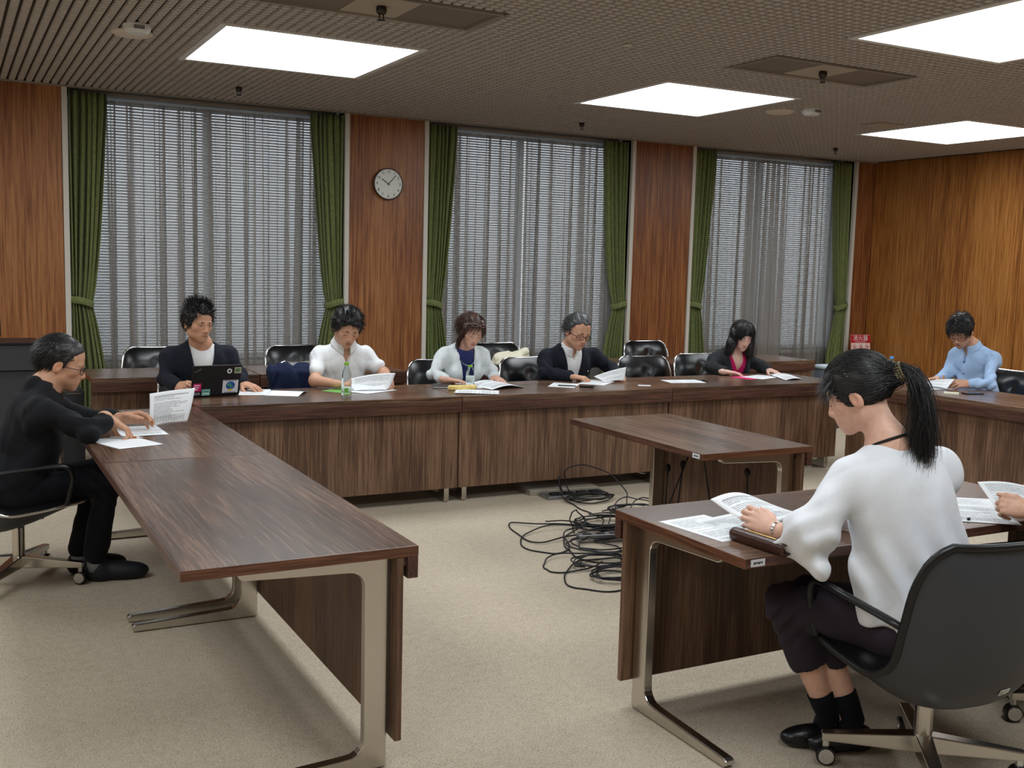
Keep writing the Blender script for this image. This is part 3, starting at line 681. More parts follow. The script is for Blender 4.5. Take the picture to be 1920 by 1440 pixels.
# ---------------------------------------------------------------- implicit surfaces (for bodies, clothes, soft things)
A3 = lambda p: np.array(p, dtype=np.float64)
def nrm(v): v = A3(v); return v/np.linalg.norm(v)
def smin(a, b, k):
    if k <= 0: return np.minimum(a, b)
    h = np.maximum(k-np.abs(a-b), 0)/k
    return np.minimum(a, b)-h*h*k*.25
class SDF:
    def __init__(s): s.ops = []; s.disp = None
    def push(s, fn, lo, hi, k, op): s.ops.append((fn, A3(lo), A3(hi), k, op)); return s
    def rc(s, a, b, r1, r2=None, k=.02, op='add', flat=None):
        """tapered capsule; flat=(axis, factor) squeezes it along a direction"""
        a, b = A3(a), A3(b); r2 = r1 if r2 is None else r2; ba = b-a; L2 = float(max(ba@ba, 1e-12)); m = max(r1, r2); r1, r2 = float(r1), float(r2)
        lo_, hi_ = np.minimum(a, b), np.maximum(a, b); a = [float(v) for v in a]; ba = [float(v) for v in ba]
        if flat is not None: flat = ([float(v) for v in flat[0]], float(flat[1]))
        def fn(x, y, z):
            px, py, pz = x-a[0], y-a[1], z-a[2]
            t = np.clip((px*ba[0]+py*ba[1]+pz*ba[2])/L2, 0, 1)
            dx, dy, dz = px-t*ba[0], py-t*ba[1], pz-t*ba[2]
            if flat is not None:
                n, f = flat; q = (dx*n[0]+dy*n[1]+dz*n[2])*(1/f-1)
                dx, dy, dz = dx+q*n[0], dy+q*n[1], dz+q*n[2]
                return (np.sqrt(dx*dx+dy*dy+dz*dz)-(r1+(r2-r1)*t))*(f if f < 1 else 1.)
            return np.sqrt(dx*dx+dy*dy+dz*dz)-(r1+(r2-r1)*t)
        g = 1 if flat is None or flat[1] < 1 else flat[1]
        return s.push(fn, lo_-m*g, hi_+m*g, k, op)
    def ell(s, c, r, R=None, k=.02, op='add'):
        c = A3(c); r = A3(r if not np.isscalar(r) else (r, r, r)); R = np.eye(3) if R is None else np.array(R); cf = [float(v) for v in c]; rf = [float(v) for v in r]; Rf = [[float(v) for v in w] for w in R]
        def fn(x, y, z):
            px, py, pz = x-cf[0], y-cf[1], z-cf[2]; r = rf
            q = [Rf[0][i]*px+Rf[1][i]*py+Rf[2][i]*pz for i in range(3)]
            k0 = np.sqrt((q[0]/r[0])**2+(q[1]/r[1])**2+(q[2]/r[2])**2)
            k1 = np.sqrt((q[0]/r[0]**2)**2+(q[1]/r[1]**2)**2+(q[2]/r[2]**2)**2)+1e-9
            return k0*(k0-1)/k1
        e = np.abs(R)@r
        return s.push(fn, c-e, c+e, k, op)
    def box(s, c, h, R=None, rd=.005, k=.01, op='add'):
        c = A3(c); h = A3(h); R = np.eye(3) if R is None else np.array(R)
        def fn(x, y, z):
            px, py, pz = x-c[0], y-c[1], z-c[2]
            q = [np.abs(R[0,i]*px+R[1,i]*py+R[2,i]*pz)-(h[i]-rd) for i in range(3)]
            o = np.sqrt(sum(np.maximum(v, 0)**2 for v in q))
            return o+np.minimum(np.maximum(np.maximum(q[0], q[1]), q[2]), 0)-rd
        e = np.abs(R)@h
        return s.push(fn, c-e, c+e, k, op)
    def fun(s, fn, lo, hi, k=.01, op='sub'): return s.push(fn, lo, hi, k, op)
    def mesh(s, h, B=28):
        adds = [o for o in s.ops if o[4] == 'add']
        mg = max(.03, 3*h)
        lo = np.min([o[1] for o in adds], axis=0)-mg; hi = np.max([o[2] for o in adds], axis=0)+mg
        n = np.ceil((hi-lo)/h).astype(int)+1; nt = (n+B-1)//B
        NX, NY, NZ = [int(v)*B+2 for v in nt]
        ids, vts, qs = [], [], []
        off = [(0,0,0),(1,0,0),(0,1,0),(1,1,0),(0,0,1),(1,0,1),(0,1,1),(1,1,1)]
        ed = [(0,1),(2,3),(4,5),(6,7),(0,2),(1,3),(4,6),(5,7),(0,4),(1,5),(2,6),(3,7)]
        offa = np.array(off, float)
        for ti in range(nt[0]):
            for tj in range(nt[1]):
                for tk in range(nt[2]):
                    o = np.array([ti, tj, tk])*B; a = lo+o*h; b = a+(B+1)*h
                    ops = [p for p in s.ops if p[4] == 'int' or (np.all(p[1]-mg < b) and np.all(p[2]+mg > a))]
                    if not any(p[4] == 'add' for p in ops): continue
                    x = (a[0]+np.arange(B+2)*h).astype(np.float32)[:,None,None]; y = (a[1]+np.arange(B+2)*h).astype(np.float32)[None,:,None]; z = (a[2]+np.arange(B+2)*h).astype(np.float32)[None,None,:]
                    xm, ym, zm = a[0]+(B+1)*h/2, a[1]+(B+1)*h/2, a[2]+(B+1)*h/2; hd = (B+1)*h*.87+.03
                    mn = min(float(np.asarray(p[0](np.array([[[xm]]]), np.array([[[ym]]]), np.array([[[zm]]]))).min()) for p in ops if p[4] == 'add')
                    if mn > hd*1.3: continue
                    F = np.full((B+2,)*3, 1.0, np.float32); done = False
                    for fn, l, u, k, op in ops:
                        if op != 'add' and not done:
                            done = True
                            if F.min() > .02: break
                        d = fn(x, y, z)
                        if op == 'add': F = smin(F, d, k)
                        elif op == 'sub': F = -smin(-F, d, k)
                        else: F = -smin(-F, -d, k)
                    if s.disp is not None: F = F+s.disp(x, y, z)
                    I = F < 0
                    if not I.any() or I.all(): continue
                    c8 = [I[dx:B+1+dx, dy:B+1+dy, dz:B+1+dz] for dx, dy, dz in off]
                    sm = sum(c.astype(np.int8) for c in c8)
                    cm = (sm > 0) & (sm < 8); cm[B:] = False; cm[:, B:] = False; cm[:, :, B:] = False
                    ci = np.argwhere(cm)
                    if len(ci):
                        vals = np.stack([F[ci[:,0]+dx, ci[:,1]+dy, ci[:,2]+dz] for dx, dy, dz in off], 1)
                        acc = np.zeros((len(ci), 3)); cnt = np.zeros(len(ci))
                        for e0, e1 in ed:
                            v0, v1 = vals[:,e0], vals[:,e1]; m = (v0 < 0) != (v1 < 0)
                            t = np.where(m, v0/np.where(m, v0-v1, 1), 0)
                            acc += np.where(m[:,None], offa[e0]+t[:,None]*(offa[e1]-offa[e0]), 0); cnt += m
                        P = lo+(o+ci+acc/cnt[:,None])*h
                        g = ci+o; ids.append((g[:,0]*NY+g[:,1])*NZ+g[:,2]); vts.append(P)
                    # quads on crossing edges owned by this tile
                    for ax in range(3):
                        sl0 = [slice(0,B)]*3; sl1 = [slice(0,B)]*3; sl1[ax] = slice(1,B+1)
                        m0 = I[tuple(sl0)]; m1 = I[tuple(sl1)]
                        e = np.argwhere(m0 != m1)
                        if not len(e): continue
                        fl = m0[e[:,0], e[:,1], e[:,2]]
                        g = e+o; u_, v_ = [(1,2),(2,0),(0,1)][ax]
                        def cid(du, dv):
                            q = g.copy(); q[:,u_] -= du; q[:,v_] -= dv
                            return (q[:,0]*NY+q[:,1])*NZ+q[:,2]
                        Q = np.stack([cid(1,1), cid(0,1), cid(0,0), cid(1,0)], 1)
                        Q[~fl] = Q[~fl][:, ::-1]
                        qs.append(Q)
        ids = np.concatenate(ids); vts = np.concatenate(vts); qs = np.concatenate(qs)
        od = np.argsort(ids); ids = ids[od]; vts = vts[od]
        ix = np.searchsorted(ids, qs); ok = (ix < len(ids)).all(1); ix = np.minimum(ix, len(ids)-1); ok &= (ids[ix] == qs).all(1)
        return vts, ix[ok]
    def build(s, name, mat, parent, h, color=None, B=28):
        v, q = s.mesh(h, B)
        me = bpy.data.meshes.new(name)
        me.vertices.add(len(v)); me.vertices.foreach_set('co', v.astype(np.float32).ravel())
        me.loops.add(len(q)*4); me.loops.foreach_set('vertex_index', q.astype(np.int32).ravel())
        me.polygons.add(len(q)); me.polygons.foreach_set('loop_start', np.arange(0, len(q)*4, 4, dtype=np.int32)); me.polygons.foreach_set('loop_total', np.full(len(q), 4, dtype=np.int32))
        me.update(calc_edges=True); me.validate()
        if color is not None:
            ca = me.color_attributes.new('Col', 'FLOAT_COLOR', 'POINT'); c = np.ones((len(v), 4), np.float32); c[:, :3] = color(v); ca.data.foreach_set('color', c.ravel())
        return wrap(name, me, mat, parent, smooth=True)
def folds(amp=.003, seed=0, f=1., ax=None):
    amp *= 1.25; f *= 1.45
    r = np.random.RandomState(seed); K = r.normal(size=(4, 3))*f; K = K/np.linalg.norm(K, axis=1)[:, None]*np.array([22, 34, 48, 15])[:, None]*f; ph = r.uniform(0, 6, 8)
    def fn(x, y, z):
        w = 1.6*np.sin(K[3,0]*x+K[3,1]*y+K[3,2]*z+ph[4])
        d = 0
        for i, a in ((0, 1.), (1, .7), (2, .4)):
            d = d+a*(1-2*np.abs(np.sin(.5*(K[i,0]*x+K[i,1]*y+K[i,2]*z+w+ph[i]))))
        return amp*d
    return fn
def hframe(heading, pitch=0., roll=0.):
    """columns right, forward, up. heading: 0 looks +Y, 90 looks +X; pitch > 0 looks down; roll > 0 leans to the right"""
    h, p, r = radians(heading), radians(pitch), radians(roll)
    f0 = A3((sin(h), cos(h), 0)); rt = A3((cos(h), -sin(h), 0)); up = A3((0, 0, 1))
    f = f0*cos(p)-up*sin(p); u = up*cos(p)+f0*sin(p)
    r2 = rt*cos(r)-u*sin(r); u2 = u*cos(r)+rt*sin(r)
    return np.stack([r2, f, u2], 1)
# ---------------------------------------------------------------- people
def skin_mat(name, col):
    m, nt, b = newmat(name); at = nt.new('ShaderNodeAttribute', attribute_name='Col'); tc = nt.new('ShaderNodeTexCoord')
    n = nt.new('ShaderNodeTexNoise', Scale=60.0, Detail=3.0); nt.link(tc.outputs['Object'], n.inputs['Vector'])
    r = ramp(nt, [(.3, (.93,.91,.9,1)), (.7, (1.05,1.04,1.04,1))]); nt.link(n.outputs['Fac'], r.inputs[0])
    mx = nt.new('ShaderNodeMix', data_type='RGBA', blend_type='MULTIPLY'); mx.inputs[0].default_value = 1.0
    nt.link(at.outputs['Color'], mx.inputs[6]); nt.link(r.outputs[0], mx.inputs[7]); nt.link(mx.outputs[2], b.inputs['Base Color'])
    b.inputs['Roughness'].default_value = .48; b.inputs['Specular IOR Level'].default_value = .4
    b.inputs['Subsurface Weight'].default_value = .12; b.inputs['Subsurface Radius'].default_value = (.012,.005,.003); b.inputs['Subsurface Scale'].default_value = .5
    return m
MT['skin'] = skin_mat('skin', None)
def hair_mat(name, c1, c2, rough=.46):
    m, nt, b = newmat(name); tc = nt.new('ShaderNodeTexCoord')
    n = nt.new('ShaderNodeTexNoise', Scale=90.0, Detail=2.0); nt.link(tc.outputs['Object'], n.inputs['Vector'])
    r = ramp(nt, [(.35, lin(c1)), (.68, lin(c2))]); nt.link(n.outputs['Fac'], r.inputs[0]); nt.link(r.outputs[0], b.inputs['Base Color'])
    b.inputs['Roughness'].default_value = rough; b.inputs['Specular IOR Level'].default_value = .5; return m
MT['hair_black'] = hair_mat('hair_black', (14,13,14), (32,29,30))
MT['hair_grey'] = hair_mat('hair_salt_pepper', (32,32,34), (96,95,96))
MT['hair_dark_grey'] = hair_mat('hair_dark_grey', (20,19,20), (52,49,48))
MT['hair_brown'] = hair_mat('hair_brown', (44,28,24), (92,62,50))
MT['lash'] = plain('lash_dark', (24,18,16), .6)
MT['eye_white'] = plain('eye_white', (226,222,216), .25)
MT['iris'] = plain('iris_dark', (26,18,14), .15)
MT['frame_dark'] = plain('spectacle_frame', (26,22,24), .3)
MT['frame_wire'] = plain('spectacle_wire', (96,88,84), .3, .8)
MT['lens'] = plain('spectacle_lens', (250,250,255), .02, trans=1., ior=1.03)

class Person:
    def __init__(s, label, skin, body_loc, h, head, HR, hs=1., sex='m', jaw=1.):
        s.h = h; s.c = A3(head); s.R = np.array(HR); s.hs = hs; s.sex = sex; s.jaw = jaw; s.skin = np.array(lin(skin)[:3]); s.label = label; s.B = SDF(); s.loc = body_loc
    def L(s, *p): return s.c+s.R@(s.hs*A3(p))
    def to_local(s, P): return ((P-s.c)@s.R)/s.hs
    def head(s, neck):
        B, L, R, k = s.B, s.L, s.R, s.hs; f = s.sex == 'f'; j = s.jaw*(.93 if f else 1)
        E = lambda c, r, kk=.02, op='add': B.ell(L(*c), A3(r)*k, R, kk*k, op)
        E((0,-.012,.040),(.074,.094,.086)); E((0,.042,.043),(.060,.043,.055),.03); E((0,.034,-.02),(.060*j,.057,.07),.03)
        E((0,.030,-.063),(.050*j,.054,.043),.025); E((0,.072,-.094),(.023*j,.019,.017),.028)
        for x in (-1,1):
            E((x*.045*j,.004,-.054),(.021,.024,.028),.03); E((x*.040,.056,-.017),(.023,.022,.019),.025)
            B.rc(L(x*.012,.086,.019), L(x*.042,.077,.021), (.008 if not f else .006)*k, .006*k, .018*k)
            E((x*.031,.100,.003),(.0165,.013,.0105),.012,'sub'); E((x*.031,.0745,.002),(.0145,.0135,.0095),.006)
            E((x*.011,.097,-.034),(.0085,.0085,.007),.008)
            B.ell(L(x*.077,-.010,-.008), A3((.0085,.0185,.031))*k, R@np.array(Matrix.Rotation(-.25,3,'X')), .012*k)
            B.ell(L(x*.086,-.006,-.006), A3((.006,.010,.018))*k, R, .005*k, 'sub')
        B.rc(L(0,.086,.012), L(0,.106,-.029), .0072*k, .0108*k, .014*k)
        E((0,.066,-.058),(.034,.030,.026),.025)
        E((0,.0905,-.0565),(.0205,.008,.0052),.006); E((0,.0895,-.0665),(.018,.008,.0058),.006)
        B.rc(L(0,-.022,-.045), A3(neck)+s.R@A3((0,-.005,0)), (.050 if not f else .043)*k, (.056 if not f else .048)*k, .035*k)
        s.neck = A3(neck)
    def paint(s):
        lip = np.array(lin(176,98,88)[:3]) if s.sex == 'f' else np.array(lin(172,112,98)[:3])
        def col(P):
            q = s.to_local(P); c = np.tile(s.skin, (len(P), 1))
            def mixin(w, cc): 
                w = np.clip(w, 0, 1)[:, None]; return c*(1-w)+np.array(cc)*w
            w = np.exp(-((q[:,0]/.017)**2)**2-((q[:,2]+.0618)/.0095)**4)*(q[:,1] > .075); c = mixin(w*.85, lip)
            red = s.skin*np.array([1.04,.80,.74])
            for x in (-1,1):
                c = mixin(.35*np.exp(-(((q[:,0]-x*.042)/.022)**2+((q[:,2]+.022)/.02)**2))*(q[:,1] > .03), red)
                c = mixin(.55*np.exp(-(((q[:,0]-x*.082)/.012)**2+((q[:,1]+.008)/.025)**2+((q[:,2]+.008)/.035)**2)), red)
            c = mixin(.4*np.exp(-((q[:,0]/.014)**2+((q[:,2]+.03)/.014)**2))*(q[:,1] > .09), red)
            c = mixin(.8*np.exp(-((q[:,2]+.0616)/.0022)**2)*(np.abs(q[:,0]) < .021)*(q[:,1] > .08), s.skin*.28)  # mouth crease: shade between the lips painted in as a dark line
            return c
        return col
    def hand(s, wrist, dirv, back, side, curl=(.3,.35,.25), spread=.06, thumb=None, k=1., fore=None, fr=.024, per=None):
        """back: normal of the back of the hand. side +1 right hand, -1 left hand"""
        B = s.B; w = A3(wrist); y = nrm(dirv); z = A3(back); z = nrm(z-y*(z@y)); x = np.cross(y, z); tx = -side
        M = np.stack([x, y, z], 1); T = lambda p: w+M@(A3(p)*k)
        kn = [(tx*.029,.088,.0),(tx*.0098,.093,.003),(tx*-.0098,.088,.002),(tx*-.028,.079,-.003)]
        ln = [(.040,.024,.020),(.044,.028,.021),(.041,.026,.020),(.032,.020,.018)]
        B.ell(T((0,.048,-.003)), A3((.037,.050,.0135))*k, M, .012)
        B.rc(T((0,-.03,0)), T((0,.02,0)), .0245*k, .0255*k, .02, flat=(z, .78))
        for i in range(4):
            p = A3(kn[i]); B.rc(T((p[0]*.6,.02,0)), T(p), .0115*k, .0098*k, .010)
            a = -spread*tx*(i-1.3); d = A3((sin(a), cos(a), 0)); ang = 0.
            cu = per[i] if per else curl
            for jn in range(3):
                ang += cu[jn]; dv = A3((d[0]*cos(ang), d[1]*cos(ang), -sin(ang))); q = p+dv*ln[i][jn]
                r0, r1 = ((.0094,.0086),(.0086,.0078),(.0078,.0066))[jn]
                if i == 3: r0 *= .86; r1 *= .86
                B.rc(T(p), T(q), r0*k, r1*k, .003); p = q
        th = thumb or ((.72,.62,-.28),(.42,.86,-.28),(.25,.93,-.25))
        p = A3((tx*.018,.014,-.004))
        for (dx, dy, dz), l, (r0, r1) in zip(th, (.044,.033,.027), ((.0145,.0115),(.0108,.0098),(.0096,.0078))):
            q = p+nrm((tx*dx, dy, dz))*l; B.rc(T(p), T(q), r0*k, r1*k, .008); p = q
        if fore is not None: B.rc(A3(fore), T((0,-.02,0)), fr*1.35, .0255*k, .02)
        return T
    def finish(s, cat='person'):
        o = s.B.build('person', 'skin', None, s.h, s.paint()); s.o = o
        return tag(o, s.label, 'person')
    # ---- pieces in head space
    def htube(s, name, paths, r, mat, n=6, parent=None, closed=False):
        m = MB()
        for p in paths: m.tube([V(*s.L(*q)) for q in p], r if np.isscalar(r) else r, n, closed)
        return m.build(name, mat, parent or s.o, smooth=True)
    def face_bits(s, brow='hair_black', brow_t=.0028, eyes='down', brow_z=.0235):
        for x in (-1,1):
            s.htube('eyebrow', [[(x*.014,.0945,brow_z+.0005),(x*.026,.0915,brow_z+.0022),(x*.040,.0825,brow_z+.0005),(x*.047,.0755,brow_z-.003)]], [brow_t*s.hs, brow_t*1.15*s.hs, brow_t*s.hs, brow_t*.4*s.hs], brow)
            if eyes == 'down':
                s.htube('eyelashes', [[(x*.0185,.0855,-.0025),(x*.025,.0880,-.0052),(x*.032,.0885,-.0058),(x*.039,.0860,-.005),(x*.045,.0805,-.002)]], [.0008,.0013,.0015,.0013,.0008], 'lash')
            else:
                m = MB().ell(s.L(x*.031,.0790,.0015), tuple(s.hs*q for q in (.0118,.0095,.0050)), R=Matrix(s.R.tolist())); e = m.build('eye','eye_white',s.o,True)
                g = eyes if isinstance(eyes, tuple) else (0,0)
                MB().ell(s.L(x*.031+g[0],.0855,.0015+g[1]), tuple(s.hs*q for q in (.0048,.0034,.0046)), R=Matrix(s.R.tolist())).build('iris','iris',e,True)
                s.htube('eyelashes', [[(x*.0185,.0850,.0020),(x*.025,.0885,.0062),(x*.032,.0888,.0068),(x*.039,.0862,.0055),(x*.0455,.0800,.0010)]], [.0008,.0016,.0017,.0015,.0008], 'lash')
    def glasses(s, mat='frame_dark', w=.026, hgt=.017, z=-.002, r=.0014, top=None):
        root = None; k = s.hs
        for x in (-1,1):
            pts = []
            for i in range(20):
                a = 2*pi*i/20; e = .6
                px = w*np.sign(cos(a))*abs(cos(a))**e; pz = hgt*np.sign(sin(a))*abs(sin(a))**e
                pts.append((x*.0335+px, .1035-abs(x*.0335+px)**2*4.5, z+pz))
            if root is None: root = s.htube('glasses',[pts],r*k,mat,6,None,True)
            else: s.htube('lens_rim',[pts],r*k,mat,6,root,True)
            MB().add([s.L(*q) for q in pts],[tuple(range(20))]).build('lens','lens',root)
            s.htube('temple',[[(x*(.0335+w),.094,z+.006),(x*.071,.075,z+.006),(x*.0765,.03,z+.004),(x*.0785,-.005,z+.003),(x*.078,-.022,z-.012)]],r*1.1*k,mat,6,root)
        s.htube('bridge',[[(-.0085,.1035,z+.004),(0,.1055,z+.007),(.0085,.1035,z+.004)]],r*k,mat,6,root)
        return root
    # ---- hair
    CR = A3((.074,.094,.086)); CC = A3((0,-.012,.040))
    def cap(s, mat, grow=.012, front=.04, zf=.03, slope=1., bot=-.03, bslope=.45, h=None, temple=0., extra=None, amp=.003, seed=1, side=.3, vol=(1,1,1)):
        C = SDF(); g = grow
        C.ell(s.L(*s.CC), (s.CR+g)*A3(vol)*s.hs, s.R, .01)
        if extra: extra(C)
        def cut(x, y, z):
            px, py, pz = x-s.c[0], y-s.c[1], z-s.c[2]; R = s.R; k = s.hs
            qx = (R[0,0]*px+R[1,0]*py+R[2,0]*pz)/k; qy = (R[0,1]*px+R[1,1]*py+R[2,1]*pz)/k; qz = (R[0,2]*px+R[1,2]*py+R[2,2]*pz)/k
            ly = np.where(qz > zf, front+(qz-zf)*slope, front-(zf-qz)*side)
            ly = ly-temple*(np.abs(qx)-.03)
            zb = bot+bslope*(qy+.02)
            return np.maximum(qy-ly, zb-qz)*k*.8
        C.fun(cut, s.c-.2, s.c+.2, .012, 'int')
        C.disp = folds(amp, seed, 2.2)
        return C.build('hair', mat, s.o, h or s.h)
    def roots(s, n, test, seed, grow=.008, vol=(1,1,1)):
        r = np.random.RandomState(seed); out = []
        d = r.normal(size=(n*12, 3)); d /= np.linalg.norm(d, axis=1)[:, None]
        p = s.CC+d*(s.CR+grow)*A3(vol); ok = test(p[:,0], p[:,1], p[:,2]); return p[ok][:n], d[ok][:n]
    def strands(s, roots, nor, flow, length, mat, nseg=5, r=.0016, seed=0, parent=None, grow=.012, jitter=.25, name='hair_strands', keep=True, vol=(1,1,1)):
        rs = np.random.RandomState(seed); N = len(roots); P = roots.copy(); pts = [P.copy()]
        J = rs.normal(size=(N, 3))*jitter; ln = (length(roots) if callable(length) else np.full(N, length))*rs.uniform(.75,1.2,N)
        for i in range(nseg):
            d = flow(P, nor, (i+.5)/nseg, roots)+J*(.6+.4*np.sin(3*i+roots[:,:1]*90))
            d /= np.linalg.norm(d, axis=1)[:, None]+1e-9
            P = P+d*(ln/nseg)[:, None]
            if keep:
                q = (P-s.CC)/((s.CR+grow*.6)*A3(vol)); k0 = np.linalg.norm(q, axis=1); ins = (k0 < 1)
                P = np.where(ins[:,None], s.CC+q/np.maximum(k0,1e-6)[:,None]*(s.CR+grow*.6)*A3(vol), P)
            pts.append(P.copy())
        pts = np.stack(pts, 1)                       # N, nseg+1, 3
        W = s.c+(s.hs*pts)@s.R.T
        return strand_mesh(name, W, r*s.hs, mat, parent or s.o)
def strand_mesh(name, W, r, mat, parent, taper=True):
    N, S, _ = W.shape; t = np.gradient(W, axis=1); t /= np.linalg.norm(t, axis=2, keepdims=True)+1e-9
    ref = np.tile(A3((.31,.52,.79)), (N, S, 1)); x = np.cross(t, ref); x /= np.linalg.norm(x, axis=2, keepdims=True)+1e-9; y = np.cross(t, x)
    rr = np.full(S, r); 
    if taper: rr = r*np.linspace(1, .25, S)
    rr = rr[None, :, None]
    ring = [W+rr*(x*cos(a)+y*sin(a)) for a in (0, 2.094, 4.189)]
    v = np.stack(ring, 2).reshape(-1, 3)             # N,S,3 verts
    i = np.arange(N)[:, None, None]*S*3; sgi = np.arange(S-1)[None, :, None]*3; k = np.arange(3)[None, None, :]; k2 = (k+1) % 3
    q = np.stack(np.broadcast_arrays(i+sgi+k, i+sgi+k2, i+sgi+3+k2, i+sgi+3+k), -1).reshape(-1, 4)
    me = bpy.data.meshes.new(name)
    me.vertices.add(len(v)); me.vertices.foreach_set('co', v.astype(np.float32).ravel())
    me.loops.add(len(q)*4); me.loops.foreach_set('vertex_index', q.astype(np.int32).ravel())
    me.polygons.add(len(q)); me.polygons.foreach_set('loop_start', np.arange(0, len(q)*4, 4, dtype=np.int32)); me.polygons.foreach_set('loop_total', np.full(len(q), 4, dtype=np.int32))
    me.update(calc_edges=True)
    return wrap(name, me, mat, parent, smooth=True)
# ---- garments
def tang(P, lat=0.):
    """direction of gravity along the skull surface"""
    n = (P-Person.CC)/Person.CR**2; n /= np.linalg.norm(n, axis=1)[:, None]+1e-9
    g = np.array([0,0,-1.]); d = g-n*(n@g)[:, None]; l = np.linalg.norm(d, axis=1)[:, None]; r = (P-Person.CC)*np.array([1,1,0]); r /= np.linalg.norm(r, axis=1)[:, None]+1e-6
    d = np.where(l < .35, d+r*.5, d); return d/(np.linalg.norm(d, axis=1)[:, None]+1e-9)
class Torso:
    def __init__(s, pel, neck, shL, shR):
        s.p, s.n, s.l, s.r = A3(pel), A3(neck), A3(shL), A3(shR); s.up = nrm(s.n-s.p); s.len = np.linalg.norm(s.n-s.p)
        rt = s.r-s.l; s.sw = np.linalg.norm(rt); s.rt = nrm(rt-s.up*(rt@s.up)); s.fw = np.cross(s.up, s.rt); s.R = np.stack([s.rt, s.fw, s.up], 1)
    def at(s, x, y, z): return s.p+s.R@A3((x, y, z))
    def fill(s, D, g=0., belly=0., chest=.0, hip=True, bust=0., waist=1.):
        L = s.len; w = s.sw
        D.ell(s.at(0,.005,L*.68), (w*.47+g,.112+g+chest,.19+g), s.R, .05)
        D.ell(s.at(0,.012+belly*.5,L*.32), ((.146+belly*.5)*waist+g,.108+g+belly,.20), s.R, .06)
        if hip: D.ell(s.at(0,.0,.02), (.165+g,.128+g,.13), s.R, .06)
        D.rc(s.l+s.up*-.06, s.r+s.up*-.06, .048+g, None, .035, flat=(s.fw, .95))
        for q in (s.l, s.r):
            D.rc(s.n+s.up*-.022+(q-s.n)*.22, q+s.up*-.022+(s.n-q)*.06, .034+g, .030+g, .03)
            D.ell(q-s.up*.035, (.034+g,.042+g,.046+g), s.R, .025)
        if bust:
            for x in (-1,1): D.ell(s.at(x*.072,.085,L*.66), (.062,.055+bust,.06), s.R, .04)
        return D
    def vcut(s, D, wtop, zb, ytop=.02, k=.006, z1=None, back=False):
        L = s.len; R = s.R; p = s.p
        def fn(x, y, z):
            px, py, pz = x-p[0], y-p[1], z-p[2]
            qx = R[0,0]*px+R[1,0]*py+R[2,0]*pz; qy = R[0,1]*px+R[1,1]*py+R[2,1]*pz; qz = R[0,2]*px+R[1,2]*py+R[2,2]*pz
            w = wtop*np.clip((qz-zb*L)/((1-zb)*L), -.3, 1.15)
            return np.maximum(np.maximum(np.abs(qx)-w, (ytop-qy)), 0*qx-9)
        D.fun(fn, s.p-.6, s.p+.9, k, 'sub')
    def lapel(s, wtop, zb, lw=.055, amp=.006, base=None):
        L = s.len; R = s.R; p = s.p
        def fn(x, y, z):
            px, py, pz = x-p[0], y-p[1], z-p[2]
            qx = R[0,0]*px+R[1,0]*py+R[2,0]*pz; qy = R[0,1]*px+R[1,1]*py+R[2,1]*pz; qz = R[0,2]*px+R[1,2]*py+R[2,2]*pz
            f = np.clip((qz-zb*L)/((1-zb)*L), 0, 1.1); w = wtop*f
            lwz = lw*np.clip(f*3, 0, 1)
            notch = 1-.9*np.exp(-((f-.72)/.035)**2)*(np.abs(qx)-w > lwz*.45)
            m = (1/(1+np.exp(np.clip((np.abs(qx)-w-lwz)/.0018, -30, 30))))*(qy > .02)*(f > 0)*notch
            d = -amp*m
            if base is not None: d = d+base(x, y, z)*(1-.7*m)
            return d
        return fn
def sleeve(D, sh, el, wr, r=(.060,.047,.036), k=.03, end=1.):
    sh, el, wr = A3(sh), A3(el), A3(wr); e = el+(wr-el)*end; sh = sh+(el-sh)*.12
    D.rc(sh-A3((0,0,.014)), el, r[0]*.78, r[1]*.92, k*1.6); D.rc(el, e, r[1]*.92, r[2], k*.7)
def crumple(sh, el, wr, amp=.005, n=9, base=None):
    """ring folds round the elbow and along the sleeve"""
    sh, el, wr = A3(sh), A3(el), A3(wr); a1 = nrm(el-sh); a2 = nrm(wr-el); side = nrm(np.cross(a1, a2)+A3((.01,.02,.03)))
    def fn(x, y, z):
        d = 0
        px, py, pz = x-el[0], y-el[1], z-el[2]; rr = np.sqrt(px*px+py*py+pz*pz)
        g = np.exp(-(rr/.11)**2)
        s1 = px*a1[0]+py*a1[1]+pz*a1[2]; s2 = px*a2[0]+py*a2[1]+pz*a2[2]; q = px*side[0]+py*side[1]+pz*side[2]
        d = 1.3*amp*g*np.sin((s1-s2)*85+q*30)
        qx, qy, qz = x-sh[0], y-sh[1], z-sh[2]; g2 = np.exp(-((qx*qx+qy*qy+qz*qz)/.10**2)); t = qx*a1[0]+qy*a1[1]+qz*a1[2]
        d = d+amp*.3*g2*np.sin(t*60+(qx*side[0]+qy*side[1]+qz*side[2])*50)
        return d
    return fn
def sumdisp(*fs): return lambda x, y, z: sum(f(x, y, z) for f in fs)
def collar(T, neck, R, parent, mat, r=.060, h=.038, open_=.35, drop=.03, flare=.02, thick=.0022, name='collar', tip=.05):
    """turned-down collar: a band round the neck, split at the throat, with points in front"""
    neck = A3(neck)+T.up*.024; m = MB()
    def P(u, v):
        th = -pi+open_*.5+u*(2*pi-open_); th += pi           # 0 = front
        a = open_*.5+u*(2*pi-open_)
        fr = .5+.5*cos(a)                                     # 1 at the front
        rad = r+ (flare*(1-v)) ; zz = -drop*fr**2 + .012
        low = h*(1+.55*fr**6)
        z = zz + (v-.5)*low - (tip*.35*fr**10)*(1-v)
        x = rad*1.02*sin(a); y = rad*.95*cos(a)+.006*fr
        return V(*(neck+R@A3((x, y, z))))
    m.grid(P, 48, 5)
    return m.build(name, mat, parent, smooth=True, solid=thick)
